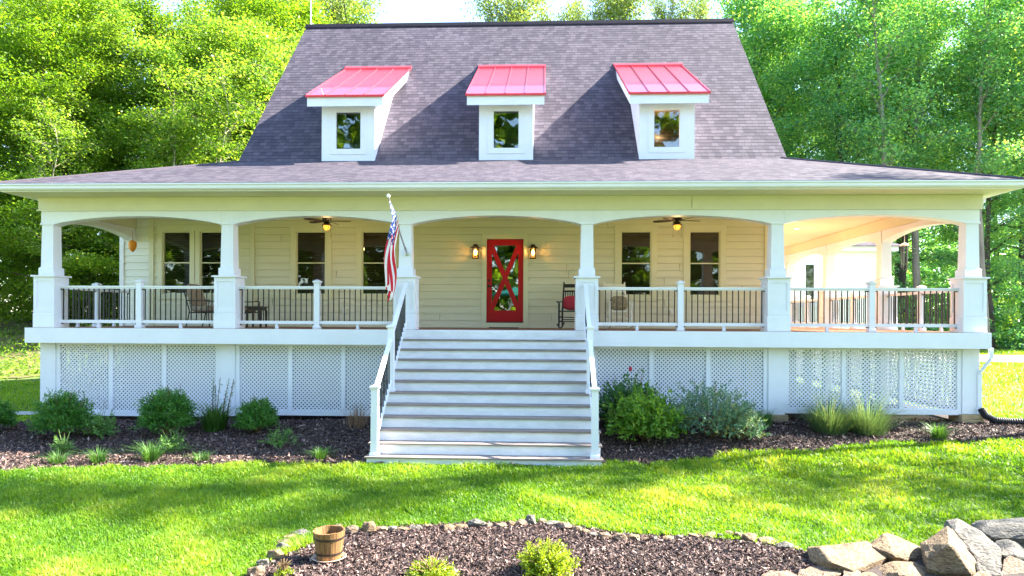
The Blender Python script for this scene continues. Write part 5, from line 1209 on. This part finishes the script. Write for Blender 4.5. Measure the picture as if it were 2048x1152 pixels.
# woods behind the viewer, mirrored in the glass
mass('woods', [(x, y, gzf(x, y) + rr_.uniform(0, 24)) for x, y in [(rr_.uniform(-38, 30), rr_.uniform(-36, -24)) for _ in range(700)]], 170000, .7, LF_left2, 'woods behind the viewer mirrored in the windows', 45, (2, 2, 2))
o = place(V_P, used, 15.6, 14.8, 1.0, 1, 'narrow tree beyond the right frame edge that shades the lawn'); o.scale = (.55, .55, .86)
o = place(S_P, used, 18.4, 13.4, 2.0, 1, 'slender tree beyond the right frame edge that dapples the lawn'); o.scale = (.9, .9, .85)
o = place(S_P, used, 17.2, 11.8, 4.0, 1, 'slender sapling beyond the right frame edge'); o.scale = (.9, .9, .7)
# ---- shrubs
def shrub(name, label, cat, x, y, rx, rz, n, leaf, lm, seed, group=None, stems=26, up=.4, aspect=.45, spiky=.15, base=.06, rm=None):
    rng = np.random.default_rng(seed); rd = random.Random(seed)
    T = thing(name, label, cat, (x, y, gzf(x, y)), rd.uniform(0, 6), group)
    st = MB(); segs = []
    for k in range(stems):
        az = k * 2.4; tilt = math.sqrt((k + .5) / stems) * 1.25
        d = Vector((math.cos(az) * math.sin(tilt), math.sin(az) * math.sin(tilt), math.cos(tilt)))
        e = 1 + rd.uniform(-spiky, spiky * 1.4)
        tipv = Vector((d.x * rx * e, d.y * rx * e, base + max(.0, d.z) * rz * e + .05))
        midv = tipv * .5 + Vector((0, 0, .05)); st.tube([(0, 0, -.02), midv, tipv], [.008, .006, .003], 4, cap=False)
        segs.append((tuple(midv * .7), tuple(tipv), 1.))
    st.build('stems', M_stem if name in ('weed', 'nandina') else M_twig, T)
    # leaf sprigs through the shell
    ns = n // 14
    az = rng.uniform(0, 2 * np.pi, ns); ct = rng.uniform(-.25, 1, ns); s_ = np.sqrt(np.clip(1 - ct ** 2, 0, 1)); rr = rng.uniform(.25, 1.0, ns) ** .45 * (1 + .16 * np.sin(az * 5 + ct * 7 + seed) * rng.uniform(.3, 1, ns))
    d = np.stack([np.cos(az) * s_, np.sin(az) * s_, ct], 1)
    c = d * rr[:, None] * np.array([rx, rx, rz * .62]); c[:, 2] += rz * .40
    sp = rng.uniform(-spiky, spiky, ns); c += d * (np.maximum(sp, 0) * rx * 1.3)[:, None]
    dirs = d + rng.normal(0, .45, (ns, 3)); dirs[:, 2] += .5; dirs /= np.linalg.norm(dirs, axis=1)[:, None]
    tt = np.tile(np.linspace(-.5, .5, 14), ns)[:, None] * leaf * 3.0
    C = np.repeat(c, 14, 0) + np.repeat(dirs, 14, 0) * tt + rng.normal(0, leaf * .35, (ns * 14, 3))
    C[:, 2] = np.maximum(C[:, 2], .012)
    V, F = leaves(C, leaf, rng, up=up, aspect=aspect, dirs=np.repeat(dirs, 14, 0), align=.6)
    rnd = np.clip(np.repeat(rng.normal(.45, .2, ns), 14) + rng.normal(0, .12, ns * 14), 0, 1)
    np_mesh('foliage', V, F, lm, T, rnd); return T
GY = 'clipped dark green yews along the left lattice'
shrub('evergreen_shrub', 'rounded dark green yew nearest the left corner of the porch', 'shrub', -9.05, 12.55, .44, .80, 16000, .042, LF_yew, 51, GY, spiky=.2)
shrub('evergreen_shrub', 'fullest dark green yew, in the middle of the left bed', 'shrub', -7.20, 12.85, .46, .83, 16000, .042, LF_yew, 52, GY, spiky=.16)
shrub('evergreen_shrub', 'smallest round dark green yew, closest to the steps', 'shrub', -5.52, 13.05, .36, .62, 12500, .04, LF_yew, 53, GY, spiky=.10)
shrub('evergreen_shrub', 'dark green yew cut off by the left edge of the photo', 'shrub', -10.75, 12.9, .38, .62, 12000, .04, LF_yew, 54, GY, spiky=.12)
shrub('nandina', 'small leafy plant beside the left corner yew', 'plant', -8.35, 12.6, .24, .42, 900, .06, LF_weed, 55, spiky=.4)
shrub('weed', 'small feathery light green weed in front of the left corner yew', 'plant', -8.35, 11.6, .16, .24, 500, .04, LF_weed, 56, spiky=.4)
shrub('weed', 'low bushy weed in front of the middle yew', 'plant', -6.5, 11.75, .24, .30, 900, .04, LF_weed, 57, spiky=.4)
shrub('weed', 'low sparse green weed with dry stems halfway to the steps', 'plant', -4.7, 12.1, .26, .28, 700, .04, LF_weed, 58, spiky=.4)
def clump(name, label, cat, x, y, n, h, w, rad, lean, lm, seed, droop=.5, group=None):
    rng = np.random.default_rng(seed); T = thing(name, label, cat, (x, y, gzf(x, y)), 0, group)
    a = rng.uniform(0, 2 * np.pi, n); r_ = np.sqrt(rng.uniform(0, 1, n)) * rad
    P = np.stack([r_ * np.cos(a), r_ * np.sin(a), np.zeros(n)], 1); d = np.stack([np.cos(a), np.sin(a), 0 * a], 1)
    V, F = blades(P, h, w, rng, lean, droop, d); rnd = np.repeat(np.clip(rng.normal(.5, .25, n), 0, 1), 3)
    np_mesh('blades', V, F, lm, T, rnd); return T
GT = 'grass tufts along the mulch edge'
for x, y, h, n, lab in ((-8.0, 11.0, .22, 130, 'upright grass tuft below the feathery weed on the bed edge'), (-7.35, 11.05, .26, 170, 'pale arching grass tuft left of the low bushy weed'), (-6.55, 11.2, .34, 230, 'largest pale arching grass tuft, below the middle yew'),
                         (-5.7, 11.25, .18, 110, 'short grass tuft at the lawn edge below the smallest yew'), (-9.6, 10.75, .16, 120, 'low grass tuft at the lower left corner of the bed'), (-3.75, 11.5, .20, 160, 'dry looking grass tuft just left of the bottom step'),
                         (7.35, 12.95, .30, 260, 'grass tuft at the sunlit right end of the bed')):
    clump('grass_tuft', lab, 'grass tuft', x, y, n, h, .011, .12, .7, LF_tuft, int(n + h * 100), group=GT)
T = clump('daylily', 'grassy green plant with tall spires against the left lattice', 'plant', -6.45, 13.25, 420, .52, .016, .20, .5, LF_tuft, 61)
rng = np.random.default_rng(62); st = MB(); C = []
for k in range(7):
    bx, by = .1 + rng.uniform(-.18, .25), rng.uniform(-.1, .1); hh = rng.uniform(.75, 1.12); tp_ = (bx * 1.9 + rng.uniform(-.03, .06), by * 1.5, hh)
    st.tube([(bx, by, 0), (bx * 1.4, by, hh * .5), tp_], [.008, .007, .004], 5, cap=False)
    t = rng.uniform(.1, 1, 90)[:, None]; C.append(np.array([bx, by, 0]) + (np.array(tp_) - np.array([bx, by, 0])) * t + rng.normal(0, .018, (90, 3)))
st.build('spire_stems', M_twig, T); C = np.concatenate(C); V, F = leaves(C, .045, rng, aspect=.3); np_mesh('spire_leaves', V, F, LF_hib, T, rng.uniform(0, 1, len(C)))
T = clump('dry_perennial', 'clump of dry brown cut stalks left of the steps', 'plant', -3.62, 13.35, 150, .46, .008, .20, .45, LF_dry, 63, .1)
clump('chive_clump', 'low grassy green clump behind the blue-green bush', 'plant', 3.75, 13.55, 900, .42, .010, .36, .35, LF_hib, 64)
clump('chive_clump', 'low dark grassy clump left of the tan pier', 'plant', 4.3, 13.6, 420, .34, .010, .22, .4, LF_hib, 65)
# right bed
T = shrub('hibiscus', 'tall leafy hibiscus with a red bud beside the steps', 'shrub', 1.75, 13.45, .56, .80, 3600, .075, LF_hib, 71, spiky=.35, aspect=.6)
rng = np.random.default_rng(72); st = MB(); C = []
for k in range(12):
    bx = rng.uniform(-.35, .5); by = rng.uniform(-.25, .1); hh = rng.uniform(.65, 1.02) if k else 1.14; tp_ = np.array([bx + rng.uniform(-.12, .2) if k else .12, by, hh])
    st.tube([(bx * .6, by, .1), (bx, by, hh * .6), tuple(tp_)], [.009, .007, .004], 5, cap=False)
    t = rng.uniform(.35, 1, 26)[:, None]; C.append(np.array([bx, by, 0]) + (tp_ - np.array([bx, by, 0])) * t + rng.normal(0, .06, (26, 3)))
st.build('upright_stems', M_twig, T); C = np.concatenate(C); V, F = leaves(C, .085, rng, aspect=.6); np_mesh('upright_leaves', V, F, LF_hib, T, rng.uniform(0, 1, len(C)))
q = MB(); q.blob((.12, -.06, 1.15), (.035, .035, .05), 10, 8); q.build('flower_bud', M_cushion_red, T, smooth=True)
shrub('leafy_perennial', 'bright lime green leafy plant right of the bottom steps', 'shrub', 1.92, 12.6, .56, .74, 5600, .08, LF_lime, 73, spiky=.36, aspect=.5)
shrub('rue_bush', 'blue-green bushy perennial with tiny yellow flowers', 'shrub', 3.15, 12.75, .74, .86, 12000, .036, LF_blue, 74, spiky=.3, aspect=.6)
shrub('rue_bush', 'low spreading blue-green plant at the front right of the rue', 'shrub', 3.65, 12.65, .42, .50, 5000, .034, LF_blue, 75, spiky=.3, aspect=.6)
GS = 'airy grassy lavender clumps under the right lattice'
for x, lab, sd in ((5.50, 'airy grey-green lavender clump nearer the tan pier', 81), (6.22, 'airy grey-green lavender clump nearer the right corner', 82)):
    T = clump('lavender', lab, 'plant', x, 13.3, 1300, .55, .006, .32, .85, LF_sage, sd, .25, GS)
    rng = np.random.default_rng(sd + 10); n = 110; a = rng.uniform(0, 6.28, n); P = np.stack([.16 * np.cos(a), .16 * np.sin(a), 0 * a], 1)
    V, F = blades(P, .92, .007, rng, .5, .15, np.stack([np.cos(a), np.sin(a), 0 * a], 1)); np_mesh('flower_stems', V, F, LF_blue, T, np.repeat(rng.uniform(.2, 1, n), 3))
# near bed shrubs
GN = 'yellow-green dwarf shrubs in the near mulch bed'
shrub('dwarf_shrub', 'largest yellow-green dwarf shrub, right of centre in the near bed', 'shrub', .07, 6.55, .235, .27, 6500, .030, LF_yellow, 91, GN, spiky=.16)
shrub('dwarf_shrub', 'yellow-green dwarf shrub cut by the bottom edge, right of the bucket', 'shrub', -1.0, 6.28, .20, .165, 4500, .028, LF_yellow, 92, GN, spiky=.16)
shrub('dwarf_shrub', 'tiny yellow-green dwarf shrub at the bottom edge, left of the bucket', 'shrub', -2.42, 6.34, .07, .07, 500, .028, LF_yellow, 93, GN, spiky=.25)

# ---- lawn blades and bark chips
rng = np.random.default_rng(100)
def sampleN(n, x0, x1, y0, y1, near=True):
    if near:
        y = y0 * (y1 / y0) ** rng.uniform(0, 1, n); x = rng.uniform(-1, 1, n) * (y * .84 + .6)
    else:
        x = rng.uniform(x0, x1, n); y = rng.uniform(y0, y1, n)
    return x, y
x, y = sampleN(520000, 0, 0, 6.0, 15.5)
ok = ~in_front(x, y) & ~in_near(x, y) & ~((x > -3.0) & (x < 1.1) & (y > 11.2)) & ~((x > -10.9) & (x < 9.0) & (y > 14.0)) & ~((x < -10.9) & (y > 14.85) & (y < 15.55))
x, y = x[ok], y[ok]; P = np.stack([x, y, gz(x, y) - .005], 1)
w = .0045 + .0009 * y
def field(x, y, f, seed):
    r_ = np.random.default_rng(seed); v = 0
    for _ in range(7):
        a_ = r_.uniform(0, 6.28); k_ = f * r_.uniform(.5, 1.8); v = v + np.sin((x * np.cos(a_) + y * np.sin(a_)) * k_ + r_.uniform(0, 6.28))
    return v / 7
f1, f2, f3 = field(x, y, 1.1, 1), field(x, y, 3.4, 2), field(x, y, 9, 3)
hgt = (.058 + .0016 * y) * (1 + .55 * f2 + .5 * f3)
V, F = blades(P, np.maximum(hgt, .02), w, rng, .55, .45)
tone_ = np.clip(rng.normal(.42, .2, len(x)) + .30 * f1 + .28 * f2 + .28 * f3, 0, 1)
o = np_mesh('grass', V, F, LF_grass, None, np.repeat(tone_, 3)); tag(o, 'short green lawn grass in front of the house', 'grass', None, 'stuff')
x = np.concatenate([rng.uniform(9.2, 34, 90000), rng.uniform(-20, -11, 26000)]); y = np.concatenate([14.8 * (42 / 14.8) ** rng.uniform(0, 1, 90000), rng.uniform(14, 22, 26000)])
ok = ~in_front(x, y) & ~((y > 31.3) & (y < 36.7)) & ~((x < -10.9) & (y > 14.85) & (y < 15.55)); x, y = x[ok], y[ok]; P = np.stack([x, y, gz(x, y) - .005], 1)
V, F = blades(P, .07 + .001 * y, .0012 * y, rng, .5, .45)
o = np_mesh('grass', V, F, LF_grass, None, np.repeat(np.clip(rng.normal(.5, .2, len(x)), 0, 1), 3)); tag(o, 'sunlit lawn grass beside the house', 'grass', None, 'stuff')
def chips(name, x, y, size, label):
    n = len(x); C = np.stack([x, y, gz(x, y) + .022 + rng.uniform(0, .022, n)], 1)
    size = size * np.where(rng.uniform(0, 1, n) < .06, 1.9, rng.uniform(.6, 1.1, n))[:, None]
    V, F = leaves(C, size, rng, up=.55, aspect=.34); o = np_mesh(name, V, F, LF_chip, None, np.clip(rng.gamma(2.2, .19, n), 0, 1)); tag(o, label, 'mulch', None, 'stuff')
x, y = sampleN(150000, -13.5, 10.3, 9.8, 14.6, False); ok = in_front(x, y); chips('mulch_chips', x[ok], y[ok], .062, 'dark shredded bark on the porch bed')
x, y = sampleN(90000, -3.3, 3.1, 5.2, 8.3, False); ok = in_near(x, y); chips('mulch_chips', x[ok], y[ok], .044, 'shredded bark on the near bed')

# ------------------------------------------------------------------ light, sky, camera
AZ, EL = 15., 37.
SUN_S, SKY_S, EXPOSURE = 3.6, .08, 3.4
d = Vector((math.cos(R(EL)) * math.cos(R(AZ)), math.cos(R(EL)) * math.sin(R(AZ)), math.sin(R(EL))))
l = bpy.data.lights.new('sun', 'SUN'); l.energy = SUN_S; l.angle = R(.5); l.color = (1, .93, .80)
so = bpy.data.objects.new('sun', l); COL.objects.link(so); so.location = d * 60; so.rotation_euler = (-d).to_track_quat('-Z', 'Y').to_euler()
w = bpy.data.worlds.new('World'); scene.world = w; w.use_nodes = True; nt = w.node_tree; nt.nodes.clear()
sk = nt.nodes.new('ShaderNodeTexSky'); sk.sky_type = 'NISHITA'; sk.sun_disc = False; sk.sun_elevation = R(EL); sk.sun_rotation = R(90 - AZ); sk.air_density = 1.0; sk.dust_density = .5; sk.ozone_density = 2.0
bg = nt.nodes.new('ShaderNodeBackground'); bg.inputs[1].default_value = SKY_S; ou = nt.nodes.new('ShaderNodeOutputWorld')
nt.links.new(sk.outputs[0], bg.inputs[0]); nt.links.new(bg.outputs[0], ou.inputs[0])

cam = bpy.data.cameras.new('camera'); co = bpy.data.objects.new('camera', cam); COL.objects.link(co)
th = math.atan(59 / 1365); roll = .0048
fw = Vector((-math.sin(th), math.cos(th), 0)); r0 = Vector((math.cos(th), math.sin(th), 0)); u0 = Vector((0, 0, 1))
rv = r0 * math.cos(roll) + u0 * math.sin(roll); uv_ = -r0 * math.sin(roll) + u0 * math.cos(roll)
co.matrix_world = Matrix(((rv.x, uv_.x, -fw.x, 0), (rv.y, uv_.y, -fw.y, 0), (rv.z, uv_.z, -fw.z, .23), (0, 0, 0, 1)))
cam.sensor_width = 36; cam.lens = 1365 / 2048 * 36; cam.shift_y = (637.7 - 576) / 2048; cam.clip_end = 600; cam.clip_start = .05
scene.camera = co
scene.render.engine = 'CYCLES'
cy = scene.cycles; cy.max_bounces = 8; cy.diffuse_bounces = 6; cy.glossy_bounces = 3; cy.transmission_bounces = 4; cy.transparent_max_bounces = 8; cy.use_denoising = True
cy.sample_clamp_indirect = 6
scene.view_settings.view_transform = 'Standard'; scene.view_settings.look = 'None'; scene.view_settings.gamma = 1; scene.view_settings.exposure = EXPOSURE; scene.view_settings.use_curve_mapping = False
